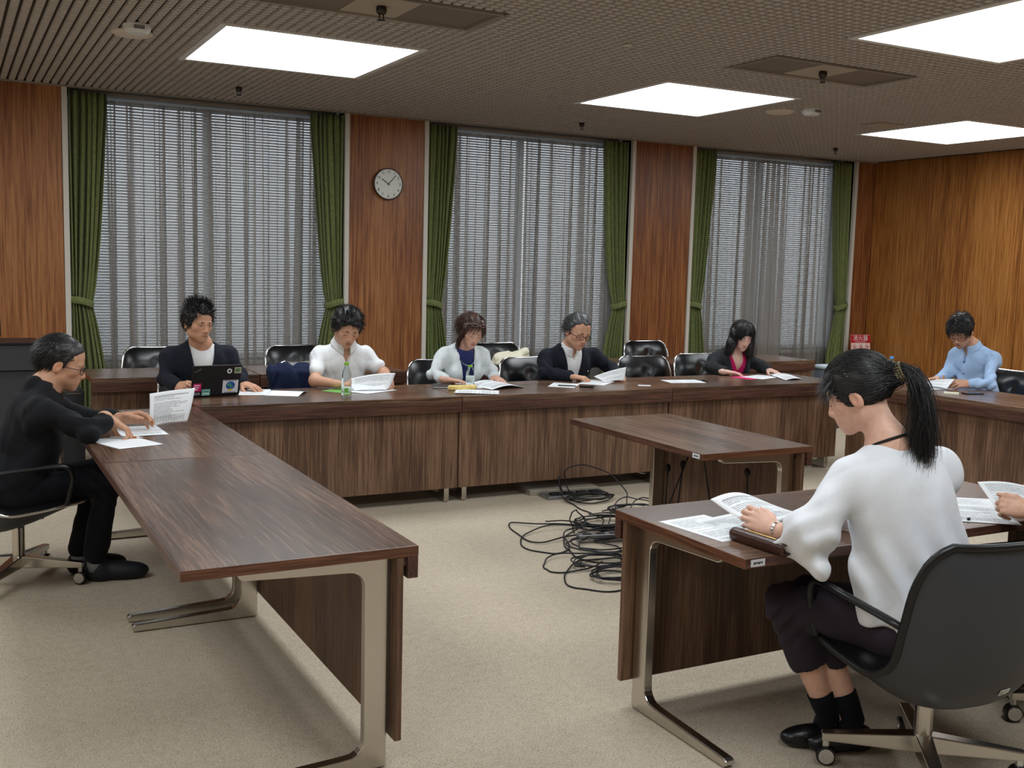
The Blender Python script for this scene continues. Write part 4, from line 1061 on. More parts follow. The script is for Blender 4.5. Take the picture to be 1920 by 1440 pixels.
def legs_fill(D, hipL, hipR, knL, knR, anL, anR, r=(.082,.058,.042), k=.03, kn=1.):
    for h_, k_, a_ in ((hipL,knL,anL),(hipR,knR,anR)):
        D.rc(h_, k_, r[0], r[1], k); 
        a2 = A3(k_)+(A3(a_)-A3(k_))*kn
        D.rc(k_, a2, r[1]*.98, r[1]+(r[2]-r[1])*kn, k*.7)
def shoe(name, heel, toe, mat, parent, w=.043, hgt=.075, h=.004, sole=None, low=False, up=1.):
    he, to = A3(heel), A3(toe); f = nrm(to-he); L = np.linalg.norm(to-he); D = SDF(); u = A3((0,0,1)); sd = np.cross(f, u); R = np.stack([sd, f, u], 1)
    D.ell(he+f*L*.72+u*.030*up, (w,L*.32,.034*up), R, .03); D.ell(he+f*L*.40+u*.036*up, (w*.85,L*.36,.038*up), R, .03); D.ell(he+f*L*.17+u*.040*up, (w*.80,L*.19,.045*up), R, .03)
    if not low: D.rc(he+f*L*.26+u*.03, he+f*L*.22+u*hgt, .040, .036, .02)
    pl = lambda x, y, z: (.004-z)+0*x+0*y
    D.fun(pl, he-.5, he+.5, .004, 'int')
    return D.build(name, mat, parent, h)
import time as _t; _t0 = _t.time()
CL = {}
CL['navy'] = cloth('navy_suiting', (24,27,38), 420, .12, .8, .2); CL['black'] = cloth('black_suiting', (21,22,26), 420, .12, .82, .2); CL['trouser_black'] = cloth('black_denim', (15,16,22), 380, .15, .85, .2)
CL['white_knit'] = cloth('white_tee', (232,232,232), 300, .03, .85, .2); CL['white_polo'] = cloth('white_polo', (236,238,240), 260, .03, .85, .25); CL['white_jacket'] = cloth('white_jacket', (216,222,224), 220, .05, .8, .3)
CL['blue_top'] = cloth('deep_blue_top', (36,44,92), 200, .2, .7, .2); CL['white_shirt'] = cloth('white_shirt', (234,236,236), 300, .03, .75, .2); CL['magenta'] = cloth('magenta_top', (190,24,92), 300, .05, .8, .2)
CL['charcoal'] = cloth('charcoal_jacket', (38,39,43), 320, .15, .85, .25); CL['light_blue'] = cloth('light_blue_shirt', (168,196,232), 300, .05, .8, .3); CL['blouse'] = cloth('white_blouse', (232,235,240), 320, .02, .6, .12)
CL['plum'] = cloth('dark_plum_trousers', (46,38,46), 320, .12, .85, .15); CL['grey_sock'] = cloth('grey_sock', (140,142,146), 500, .1, .9, .3); CL['black_sock'] = cloth('black_sock', (14,15,22), 500, .1, .9, .3)
CL['jacket_navy2'] = cloth('navy_jacket', (30,38,66), 350, .1, .85, .25)
def hidden_lower(p, T, hd, knz=.44, fwdl=.36, mat='black', nm='trousers', an=None, h=.008):
    """seated legs: thighs forward, shins down"""
    f = A3((T.fw[0], T.fw[1], 0)); f = nrm(f); rt = A3((T.rt[0], T.rt[1], 0)); rt = nrm(rt); pel = T.p; D = SDF(); K = {}
    for sx in (-1, 1):
        hp = pel+rt*sx*.085+A3((0,0,-.005)); kn = pel+rt*sx*.10+f*fwdl; kn[2] = knz; an_ = pel+rt*sx*.09+f*(fwdl-.02); an_[2] = .09
        D.rc(hp, kn, .082, .058, .03); D.rc(kn, an_, .057, .042, .02); K[sx] = an_
    D.ell(pel, (.17,.14,.12), T.R, .05); o = D.build(nm, CL[mat], p.o, h)
    for sx in (-1, 1):
        a = K[sx].copy(); a[2] = 0; shoe('shoe', a-f*.06, a+f*.19, 'black_plastic', p.o, h=.008)
    return o
tr = lambda *a: A3(a)

# ============ man in black at the left, in profile
def man_left():
    HR = hframe(97, 17, 0); head = tr(-.372,-1.27,1.035); neck = tr(-.452,-1.27,.918)
    p = Person('person in a black jacket and glasses reading papers at the left desk', (200,152,122), None, .0032, head, HR, 1.0)
    p.head(neck)
    shR, shL = tr(-.480,-1.440,.868), tr(-.44,-1.10,.868); elR, wrR = tr(-.285,-1.492,.752), tr(-.185,-1.425,.792); elL, wrL = tr(-.255,-1.07,.752), tr(-.105,-1.165,.758)
    pel = tr(-.575,-1.26,.475); T = Torso(pel, neck, shL, shR)
    p.B.rc(neck, pel, .07, .10, .04)
    # right hand: palm down, index finger pointing at the page
    p.hand(wrR, (.75,-.02,-.50), (.5,.15,.85), 1, spread=.05, fore=elR, fr=.025, per=[(.35,.35,.2),(.55,.75,.5),(.7,.9,.5),(.75,.9,.5)], thumb=((.55,.75,-.5),(.2,.9,-.5),(.1,.9,-.4)))
    # left hand: holds the upright sheet between thumb and fingers
    p.hand(wrL, (.97,-.16,.05), (.1,.8,.62), -1, spread=.03, fore=elL, fr=.025, per=[(.55,.5,.3),(.5,.5,.3),(.5,.45,.3),(.5,.4,.3)], thumb=((.45,.85,-.55),(.05,1,-.5),(0,1,-.35)))
    p.finish(); p.face_bits('hair_dark_grey', .0026, 'open'); p.glasses('frame_dark', .026, .0155, -.004, .0018)
    p.cap('hair_dark_grey', .009, .040, .030, .80, -.030, .62, amp=.0015, side=.25, temple=.35)
    test = lambda x, y, z: (y < .044+np.where(z > .030, (z-.030)*.8, -.25*(.030-z))) & (z > -.022+.6*(y+.02))
    R0, N0 = p.roots(1300, test, 3, .009)
    def flow(P, N, t, r0):
        d = np.zeros_like(P); d[:,1] = -.9; d = d+tang(P)*np.clip((.02-P[:,1:2])/.06,.1,1.2); return d+N*(.10-.13*t)
    p.strands(R0, N0, flow, .046, 'hair_dark_grey', 5, .0019, 2, jitter=.17)
    D = SDF(); T.fill(D, .012, .012, hip=True)
    sleeve(D, shR, elR, wrR+nrm(elR-wrR)*.035, (.060,.052,.040)); sleeve(D, shL, elL, wrL+nrm(elL-wrL)*.035, (.060,.052,.040))
    D.rc(T.at(-.045,-.035,T.len+.022), T.at(.045,-.035,T.len+.022), .032, None, .04); D.rc(T.at(-.06,.0,T.len+.005), T.at(-.045,-.035,T.len+.02), .026, .03, .03); D.rc(T.at(.06,.0,T.len+.005), T.at(.045,-.035,T.len+.02), .026, .03, .03)
    T.vcut(D, .075, .42, .03)
    # skirt of the jacket falling behind the seat
    D.ell(T.at(0,-.02,.0), (.168,.145,.15), T.R, .05)
    D.disp = T.lapel(.075, .42, .05, .005, sumdisp(folds(.003, 4), crumple(shR, elR, wrR, .006), crumple(shL, elL, wrL, .005)))
    j = D.build('jacket', CL['black'], p.o, .005)
    for i in range(3):
        q = wrR+nrm(elR-wrR)*(.05+.014*i); MB().ell(q+tr(.004,-.036,-.026),(.0055,.0025,.0055)).build('button','black_plastic',j,True)
    S = SDF(); T.fill(S, .003, .006, hip=False); S.build('shirt', CL['trouser_black'], p.o, .008)
    # legs: right knee under the desk, feet together
    hipR, hipL = pel+tr(.02,-.09,-.01), pel+tr(.02,.08,-.01); knR, knL = tr(-.185,-1.33,.492), tr(-.20,-1.10,.49); anR, anL = tr(-.245,-1.285,.10), tr(-.30,-1.14,.10)
    L = SDF(); legs_fill(L, hipL, hipR, knL, knR, anL, anR, (.080,.062,.050), kn=.92); L.ell(pel, (.14,.155,.12), None, .05); L.disp = sumdisp(folds(.003, 9), crumple(hipR, knR, anR, .006)); L.build('trousers', CL['trouser_black'], p.o, .006)
    for a, hl, to in ((anR, tr(-.285,-1.275,0), tr(-.015,-1.315,0)), (anL, tr(-.35,-1.13,0), tr(-.09,-1.12,0))):
        MB().tube([V(*a)+V(0.01,0,.07), V(*a)+V(.0,0,-.05)], [.043,.039], 14).build('sock', CL['grey_sock'], p.o, True)
        shoe('shoe', hl, to, plain('dark_sneaker',(24,26,32),.6) if 'dark_sneaker' not in bpy.data.materials else bpy.data.materials['dark_sneaker'], p.o, .048, .075, up=1.25)
    return p
man_left()

# ============ man with the laptop
def man_laptop():
    HR = hframe(160, 8, -3); head = tr(.562,.29,1.123); neck = tr(.597,.375,.985)
    p = Person('person in a dark navy jacket over a white T-shirt, behind the open laptop', (206,156,126), None, .0036, head, HR, .98, 'm', .93)
    p.head(neck)
    shR, shL = tr(.418,.42,.935), tr(.775,.42,.938); elR, wrR = tr(.372,.355,.775), tr(.415,.185,.742); elL, wrL = tr(.838,.365,.775), tr(.828,.225,.742)
    pel = tr(.590,.53,.46); T = Torso(pel, neck, shL, shR); p.B.rc(neck, pel, .07, .10, .04)
    p.hand(wrR, (.35,-.85,.1), (-.75,-.25,.6), 1, per=[(.9,1.1,.6)]*4, fore=elR, thumb=((.6,.7,-.4),(.2,.9,-.5),(-.1,.9,-.5)))
    p.hand(wrL, (.55,-.8,-.12), (.0,-.2,1), -1, curl=(.28,.35,.25), spread=.09, fore=elL)
    p.finish(); p.face_bits('hair_black', .0034, (-.002,-.001), .022)
    test = lambda x, y, z: (y < .040+np.where(z > .035, (z-.035)*.95, -.35*(.035-z))) & (z > -.028+.45*(y+.02))
    p.cap('hair_black', .014, .042, .035, .95, -.03, .45, amp=.004, side=.35, vol=(1,1,1.04))
    R0, N0 = p.roots(1400, test, 5, .012)
    def flow(P, N, t, r0):
        d = np.zeros_like(P); top = np.clip((r0[:,2]-.05)/.06, 0, 1); d[:,2] = top*.75-(1-top)*1.0; d[:,1] = top*.15*(r0[:,1] > .02)+(1-top)*.1*np.sign(r0[:,1]+.02); d[:,0] = .35*top*np.sign(r0[:,0]-.01)*-.3
        return d+N*(.45+.3*top)[:,None]
    p.strands(R0, N0, flow, lambda r: .030+.022*np.clip((r[:,2]-.05)/.06,0,1), 'hair_black', 4, .0020, 6, jitter=.2)
    S = SDF(); T.fill(S, .004, .0, hip=False); S.rc(neck-T.up*.05, neck-T.up*.005, .066, .058, .03); S.disp = folds(.002, 3); S.build('t_shirt', CL['white_knit'], p.o, .006)
    D = SDF(); T.fill(D, .015, .0, hip=True); sleeve(D, shR, elR, wrR+nrm(elR-wrR)*.02, (.060,.049,.041)); sleeve(D, shL, elL, wrL+nrm(elL-wrL)*.02, (.060,.049,.041))
    D.rc(T.at(-.055,-.055,T.len-.01), T.at(.055,-.055,T.len-.01), .026, None, .03)
    T.vcut(D, .085, .28, .0); D.disp = T.lapel(.085, .28, .06, .006, sumdisp(folds(.0022, 8), crumple(shR, elR, wrR, .005), crumple(shL, elL, wrL, .005)))
    j = D.build('jacket', CL['navy'], p.o, .005)
    for (x, z, m) in ((-.118,.74,'white_paint'),(-.112,.715,'brass'),(-.128,.700,'brass')):
        q = T.at(x, .137, T.len*z); MB().ell(q,(.006,.004,.006)).build('lapel_pin', m, j, True)
    hidden_lower(p, T, None, mat='navy')
MT['brass'] = plain('brass', (196,160,84), .3, .9)
man_laptop()

# ============ man in the white polo shirt
def man_white():
    HR = hframe(184, 27, -6); head = tr(1.538,.27,1.092); neck = tr(1.548,.375,.978)
    p = Person('person in a white short-sleeved shirt reading a held document', (208,160,132), None, .0036, head, HR, 1.03)
    p.head(neck)
    shR, shL = tr(1.395,.41,.928), tr(1.722,.41,.926); elR, wrR = tr(1.318,.27,.742), tr(1.435,.10,.735); elL, wrL = tr(1.822,.31,.775), tr(1.782,.095,.742)
    pel = tr(1.57,.55,.46); T = Torso(pel, neck, shL, shR); p.B.rc(neck, pel, .07, .10, .04)
    p.B.rc(shR+(elR-shR)*.42-tr(0,0,.01), elR, .033, .038, .02); p.B.rc(shL+(elL-shL)*.42-tr(0,0,.01), elL, .033, .038, .02)
    p.hand(wrR, (.85,-.5,-.02), (.1,.25,.95), 1, curl=(.3,.4,.3), fore=elR, fr=.030)
    p.hand(wrL, (-.25,-.9,-.05), (.75,-.1,.55), -1, per=[(.6,.7,.4),(.65,.8,.4),(.7,.8,.4),(.75,.8,.4)], fore=elL, fr=.030, thumb=((.5,.8,-.5),(.1,.95,-.5),(0,.95,-.4)))
    p.finish(); p.face_bits('hair_black', .0032, 'down')
    test = lambda x, y, z: (y < .050+np.where(z > .03, (z-.03)*1.0, -.4*(.03-z))) & (z > -.03+.45*(y+.02))
    p.cap('hair_black', .020, .05, .03, 1.0, -.03, .45, amp=.0028, side=.4, vol=(1.02,1,1.03))
    R0, N0 = p.roots(1500, test, 8, .018)
    def flow(P, N, t, r0):
        d = np.zeros_like(P); d[:,2] = -.7*np.clip((.09-r0[:,2])/.06,0,1); d[:,0] = np.sin(r0[:,1]*60+r0[:,2]*40)*.5; d[:,1] = .5*(r0[:,2] > .06)
        return d+N*(.5-.5*t)+np.cross(N, r0)*8*np.sin(t*5)
    p.strands(R0, N0, flow, .034, 'hair_black', 5, .0022, 9, jitter=.35)
    S = SDF(); T.fill(S, .010, .022, hip=True)
    for sh, el in ((shR, elR), (shL, elL)): S.rc(sh-tr(0,0,.022), sh+(el-sh)*.64-tr(0,0,.004), .038, .052, .04)
    S.rc(neck-T.up*.05, neck-T.up*.01, .07, .062, .03)
    T.vcut(S, .036, .72, .02)
    S.disp = folds(.0035, 12, .9)
    o = S.build('shirt', CL['white_polo'], p.o, .005)
    collar(T, neck-T.up*.0+T.fw*.012, T.R, o, CL['white_polo'], .066, .040, .55, .035, .022)
    hidden_lower(p, T, None, mat='charcoal')
man_white()

# ============ woman in the white jacket
def woman_white():
    HR = hframe(184, 24, -8); head = tr(2.475,.285,1.062); neck = tr(2.462,.385,.945)
    p = Person('person in a white jacket with sunglasses pushed up on brown hair', (214,170,148), None, .0036, head, HR, .94, 'f')
    p.head(neck)
    shR, shL = tr(2.325,.41,.905), tr(2.612,.405,.908); elR, wrR = tr(2.205,.33,.760), tr(2.235,.165,.735); elL, wrL = tr(2.672,.345,.765), tr(2.625,.205,.738)
    pel = tr(2.47,.55,.45); T = Torso(pel, neck, shL, shR); p.B.rc(neck, pel, .06, .09, .04); p.B.ell(T.at(0,.02,T.len*.8),(.10,.085,.10),T.R,.03)
    p.hand(wrR, (.80,-.35,-.06), (0,.1,1), 1, curl=(.25,.35,.3), fore=elR, k=.92); p.hand(wrL, (.1,-.95,-.12), (0,-.1,1), -1, curl=(.25,.4,.3), fore=elL, k=.92, spread=.09)
    p.finish(); p.face_bits('hair_brown', .0022, 'down')
    def extra(C):
        C.rc(p.L(.0,-.085,.02), p.L(.02,-.115,-.05), .05*p.hs, .035*p.hs, .03); C.rc(p.L(.05,-.06,-.02), p.L(.075,-.06,-.12), .03, .012, .03)
    p.cap('hair_brown', .014, .045, .03, .75, -.05, .2, amp=.004, side=.1, extra=extra)
    test = lambda x, y, z: (y < .05+np.where(z > .03, (z-.03)*.9, -.2*(.03-z))) & (z > -.02)
    R0, N0 = p.roots(1200, test, 14, .012)
    def flow(P, N, t, r0):
        d = np.zeros_like(P); d[:,1] = np.where(r0[:,1] > .03, .3*(1-t), -.5); d[:,0] = .35*np.sign(r0[:,0]+.02)
        return d+tang(P)+N*(.05-.08*t)
    p.strands(R0, N0, flow, lambda r: np.where(r[:,1] > .03, .062, .10), 'hair_brown', 6, .0018, 15, jitter=.12)
    # lock falling on the shoulder at the ear side, fringe
    rs = np.random.RandomState(4); n = 160; t = np.linspace(0,1,8)[None,:,None]
    a = np.array([.070,.02,-.0])+rs.normal(size=(n,3))*.010; b = np.array([.085,.035,-.13])+rs.normal(size=(n,3))*.014; bow = np.array([.018,.01,.0])
    pts = a[:,None]*(1-t)+b[:,None]*t+bow*np.sin(pi*t); W = p.c+(p.hs*pts)@p.R.T; strand_mesh('hair_lock', W, .0016, 'hair_brown', p.o)
    a = np.array([-.066,-.05,-.01])+rs.normal(size=(n,3))*.014; b = np.array([-.095,-.13,-.115])+rs.normal(size=(n,3))*.02
    pts = a[:,None]*(1-t)+b[:,None]*t; W = p.c+(p.hs*pts)@p.R.T; strand_mesh('hair_lock', W, .0018, 'hair_brown', p.o)
    # sunglasses on the hair
    m = MB()
    for x in (-1,1):
        pts = [p.L(x*.034+.027*cos(2*pi*i/16), .097+.004*sin(2*pi*i/16)-abs(.034+.027*x*cos(2*pi*i/16))*.25, .098+.013*sin(2*pi*i/16)) for i in range(16)]
        m.tube([V(*q) for q in pts], .0022, 6, True)
        m.tube([V(*p.L(x*.06,.078,.100)), V(*p.L(x*.088,.03,.07)), V(*p.L(x*.092,-.02,.03))], .0022, 6)
    m.tube([V(*p.L(-.008,.096,.10)), V(*p.L(.008,.096,.10))], .002, 6)
    m.build('sunglasses', plain('pale_tortoise',(150,120,118),.3), p.o, True)
    S = SDF(); T.fill(S, .004, .0, hip=False, bust=.0); S.build('blue_top', CL['blue_top'], p.o, .006)
    S.ops and None
    D = SDF(); T.fill(D, .013, .0, hip=True, bust=.008); sleeve(D, shR, elR, wrR+nrm(elR-wrR)*.02, (.052,.042,.036)); sleeve(D, shL, elL, wrL+nrm(elL-wrL)*.02, (.052,.042,.036))
    T.vcut(D, .070, .22, .01); D.disp = sumdisp(folds(.003, 18), crumple(shR, elR, wrR, .005), crumple(shL, elL, wrL, .005))
    j = D.build('jacket', CL['white_jacket'], p.o, .005)
    MB().ell(T.at(-.095,.115,T.len*.70),(.007,.004,.008)).build('brooch','frame_dark',j,True)
    # skin-coloured throat above the blue top, necklace with pendant
    m = MB(); m.tube([V(*T.at(.075*cos(a), .035+.085*sin(a)*.9+.02, T.len*(.985-.16*sin(a)))) for a in [pi*i/16 for i in range(17)]], .0014, 5); m.ell(T.at(0,.135,T.len*.80),(.006,.004,.009)); m.build('necklace','chrome_bright',p.o,True)
    hidden_lower(p, T, None, knz=.43, mat='navy')
woman_white()

# ============ man in the dark suit
def man_suit():
    HR = hframe(178, 20, -6); head = tr(3.362,.28,1.052); neck = tr(3.362,.385,.922)
    p = Person('person in a dark suit with grey hair and glasses, writing', (204,156,128), None, .0036, head, HR, 1.05)
    p.head(neck)
    shR, shL = tr(3.182,.42,.880), tr(3.582,.405,.886); elR, wrR = tr(3.095,.285,.752), tr(3.225,.115,.735); elL, wrL = tr(3.705,.315,.765), tr(3.635,.105,.740)
    pel = tr(3.38,.56,.44); T = Torso(pel, neck, shL, shR); p.B.rc(neck, pel, .07, .10, .04)
    p.hand(wrR, (.75,-.55,-.05), (-.2,.1,.95), 1, per=[(.5,.6,.4),(.6,.7,.4),(.75,.8,.4),(.8,.8,.4)], fore=elR, k=1.02, thumb=((.5,.8,-.5),(.1,.95,-.5),(0,.95,-.4)))
    p.hand(wrL, (-.15,-.9,-.08), (.75,-.1,.6), -1, per=[(.6,.7,.4),(.65,.8,.4),(.7,.8,.4),(.75,.8,.4)], fore=elL, k=1.02, thumb=((.5,.8,-.5),(.1,.95,-.5),(0,.95,-.4)))
    p.finish(); p.face_bits('hair_dark_grey', .0034, 'down'); p.glasses('frame_dark', .026, .016, -.004, .0018)
    test = lambda x, y, z: (y < .030+np.where(z > .04, (z-.04)*.85, -.15*(.04-z))) & (z > -.03+.5*(y+.02))
    p.cap('hair_grey', .012, .028, .04, .8, -.03, .5, amp=.003, side=.15, temple=.4)
    R0, N0 = p.roots(1200, test, 21, .010)
    def flow(P, N, t, r0):
        d = np.zeros_like(P); d[:,1] = -1.; d[:,2] = np.where(P[:,1] < -.05, -1., -.2); d[:,0] = .25*np.sign(r0[:,0]); return d+N*(.3-.25*t)
    p.strands(R0, N0, flow, .045, 'hair_grey', 5, .0018, 22, jitter=.18)
    S = SDF(); T.fill(S, .004, .02, hip=False); S.rc(neck-T.up*.05, neck-T.up*.005, .066, .06, .03); T.vcut(S, .02, .86, .03); S.disp = folds(.002, 23); so = S.build('shirt', CL['white_shirt'], p.o, .006)
    collar(T, neck+T.fw*.010, T.R, so, CL['white_shirt'], .064, .042, .4, .035, .018)
    D = SDF(); T.fill(D, .015, .02, hip=True); sleeve(D, shR, elR, wrR+nrm(elR-wrR)*.03, (.062,.051,.042)); sleeve(D, shL, elL, wrL+nrm(elL-wrL)*.03, (.062,.051,.042))
    D.rc(T.at(-.055,-.055,T.len-.01), T.at(.055,-.055,T.len-.01), .026, None, .03)
    T.vcut(D, .085, .20, .0); D.disp = T.lapel(.085, .20, .06, .006, sumdisp(folds(.0024, 25), crumple(shR, elR, wrR, .006), crumple(shL, elL, wrL, .006)))
    j = D.build('jacket', CL['navy'], p.o, .005)
    MB().ell(T.at(-.115,.14,T.len*.74),(.005,.004,.006)).build('lapel_pin','chrome_bright',j,True)
    hidden_lower(p, T, None, mat='navy', knz=.43)
man_suit()

# ============ woman in the black jacket
def woman_black():
    HR = hframe(196, 22, -4); head = tr(4.966,.29,1.005); neck = tr(4.965,.375,.882)
    p = Person('person with wavy black hair in a black jacket over a magenta top', (222,184,166), None, .0036, head, HR, .93, 'f')
    p.head(neck)
    shR, shL = tr(4.80,.41,.830), tr(5.125,.405,.828); elR, wrR = tr(4.690,.32,.750), tr(4.700,.165,.730); elL, wrL = tr(5.215,.34,.750), tr(5.185,.20,.730)
    pel = tr(4.97,.56,.42); T = Torso(pel, neck, shL, shR); p.B.rc(neck, pel, .06, .09, .04); p.B.ell(T.at(0,.02,T.len*.8),(.10,.085,.10),T.R,.03)
    p.hand(wrR, (.8,-.35,-.06), (0,.1,1), 1, curl=(.2,.3,.2), fore=elR, k=.92); p.hand(wrL, (.15,-.9,-.1), (0,-.1,1), -1, curl=(.25,.4,.3), fore=elL, k=.92, spread=.09)
    p.finish(); p.face_bits('hair_black', .002, 'down')
    def extra(C):
        for x in (-1,1):
            C.rc(p.L(x*.062,-.01,.04), p.L(x*.085,.015,-.06), .045*p.hs, .040*p.hs, .03); C.rc(p.L(x*.085,.015,-.06), p.L(x*.105,.03,-.155), .040*p.hs, .034*p.hs, .03)
        C.rc(p.L(0,-.08,.02), p.L(0,-.075,-.14), .062*p.hs, .06*p.hs, .04)
    def cutless(): pass
    C = SDF(); C.ell(p.L(*p.CC), (p.CR+.016)*p.hs, p.R, .01); extra(C)
    C.ell(p.L(0,.115,-.035), A3((.050,.075,.085))*p.hs, p.R, .012, 'sub'); C.disp = folds(.004, 31, 1.3); C.build('hair', MT['hair_black'], p.o, .0045)
    test = lambda x, y, z: (z > .02) & (y < .085)
    R0, N0 = p.roots(700, test, 33, .014)
    def flow(P, N, t, r0):
        d = np.zeros_like(P); d[:,1] = np.where(r0[:,1] > .02, .25*(1-t), 0); d[:,0] = .2*np.sign(r0[:,0]); return d+tang(P)*1.2+N*(.04-.05*t)
    p.strands(R0, N0, flow, lambda r: np.where((r[:,1] > .03) & (np.abs(r[:,0]) < .055), .075, .12), 'hair_black', 7, .002, 34, jitter=.1, grow=.016)
    rs = np.random.RandomState(8); n = 420; t = np.linspace(0,1,14)[None,:,None]; sx = np.where(rs.rand(n) < .5, -1, 1)[:,None]
    a = np.concatenate([sx*.078, np.zeros((n,1))+.01, np.zeros((n,1))], 1)+rs.normal(size=(n,3))*np.array([.010,.022,.02]); b = np.concatenate([sx*.108, np.zeros((n,1))+.03, np.zeros((n,1))-.17], 1)+rs.normal(size=(n,3))*np.array([.022,.026,.02])
    ph = rs.uniform(0,6,(n,1,1)); pts = a[:,None]*(1-t)+b[:,None]*t+np.concatenate([.010*np.sin(t*15+ph), .012*np.cos(t*15+ph), 0*ph*t], 2)*np.minimum(1, t*2.5)
    W = p.c+(p.hs*pts)@p.R.T; strand_mesh('hair_waves', W, .0022, 'hair_black', p.o)
    S = SDF(); T.fill(S, .004, .0, hip=False); T.vcut(S, .075, .70, .02, .01); S.build('magenta_top', CL['magenta'], p.o, .006)
    D = SDF(); T.fill(D, .014, .0, hip=True, bust=.008); sleeve(D, shR, elR, wrR+nrm(elR-wrR)*.02, (.062,.052,.040)); sleeve(D, shL, elL, wrL+nrm(elL-wrL)*.02, (.062,.052,.040))
    T.vcut(D, .105, .05, .0); D.disp = T.lapel(.105, .05, .05, .005, sumdisp(folds(.003, 36), crumple(shR, elR, wrR, .005), crumple(shL, elL, wrL, .005)))
    D.build('jacket', CL['charcoal'], p.o, .005)
    hidden_lower(p, T, None, knz=.42, mat='charcoal')
woman_black()

# ============ man in the light blue shirt, right row
def man_blue():
    HR = hframe(250, 32, 4); head = tr(6.105,-.925,1.120); neck = tr(6.235,-.935,.995)
    p = Person('person in a light blue shirt reading at the right hand desk', (202,154,126), None, .0036, head, HR, 1.0)
    p.head(neck)
    shR, shL = tr(6.27,-.765,.945), tr(6.29,-1.075,.945); elL, wrL = tr(6.075,-1.235,.752), tr(5.945,-1.165,.745); elR, wrR = tr(6.13,-.80,.765), tr(5.985,-.84,.748)
    pel = tr(6.40,-.93,.46); T = Torso(pel, neck, shL, shR); p.B.rc(neck, pel, .07, .10, .04)
    p.hand(wrL, (-.85,.45,.0), (-.1,-.7,.7), -1, per=[(.45,.5,.3),(.5,.6,.3),(.55,.6,.3),(.6,.6,.3)], fore=elL, thumb=((.5,.8,-.5),(.1,.95,-.5),(0,.95,-.4)))
    p.hand(wrR, (-.9,.2,-.1), (.0,.3,.95), 1, per=[(.5,.6,.4),(.6,.7,.4),(.7,.7,.4),(.75,.7,.4)], fore=elR)
    p.finish(); p.face_bits('hair_black', .003, 'down'); p.glasses('frame_wire', .025, .015, -.006, .0012)
    test = lambda x, y, z: (y < .058+np.where(z > .02, (z-.02)*.9, -.5*(.02-z))) & (z > -.02+.5*(y+.02))
    p.cap('hair_black', .017, .058, .02, .9, -.022, .5, amp=.003, side=.5)
    R0, N0 = p.roots(1300, test, 41, .014)
    def flow(P, N, t, r0):
        d = np.zeros_like(P); f = r0[:,1] > -.02; d[:,1] = np.where(f, .7, -.2); d[:,0] = .15*np.sign(r0[:,0]); return d+tang(P)*np.clip((.13-P[:,2:3])/.06,0.1,1)+N*(.10-.10*t)
    p.strands(R0, N0, flow, .048, 'hair_black', 5, .002, 42, jitter=.15, grow=.016)
    S = SDF(); T.fill(S, .016, .02, hip=True); sleeve(S, shR, elR, wrR+nrm(elR-wrR)*.01, (.050,.046,.036)); sleeve(S, shL, elL, wrL+nrm(elL-wrL)*.01, (.050,.046,.036)); S.rc(neck-T.up*.05, neck-T.up*.01, .068, .06, .03)
    T.vcut(S, .024, .82, .03); S.disp = sumdisp(folds(.0032, 44), crumple(shR, elR, wrR, .006), crumple(shL, elL, wrL, .006))
    o = S.build('shirt', CL['light_blue'], p.o, .005); collar(T, neck+T.fw*.01, T.R, o, CL['light_blue'], .064, .042, .4, .035, .02)
    for i, z in enumerate((.86,.70,.54,.38)):
        MB().ell(T.at(0,.138+.006*i-.02*(i == 0),T.len*z),(.0055,.0045,.0055)).build('button','frame_dark',o,True)
    hidden_lower(p, T, None, mat='charcoal')
man_blue()

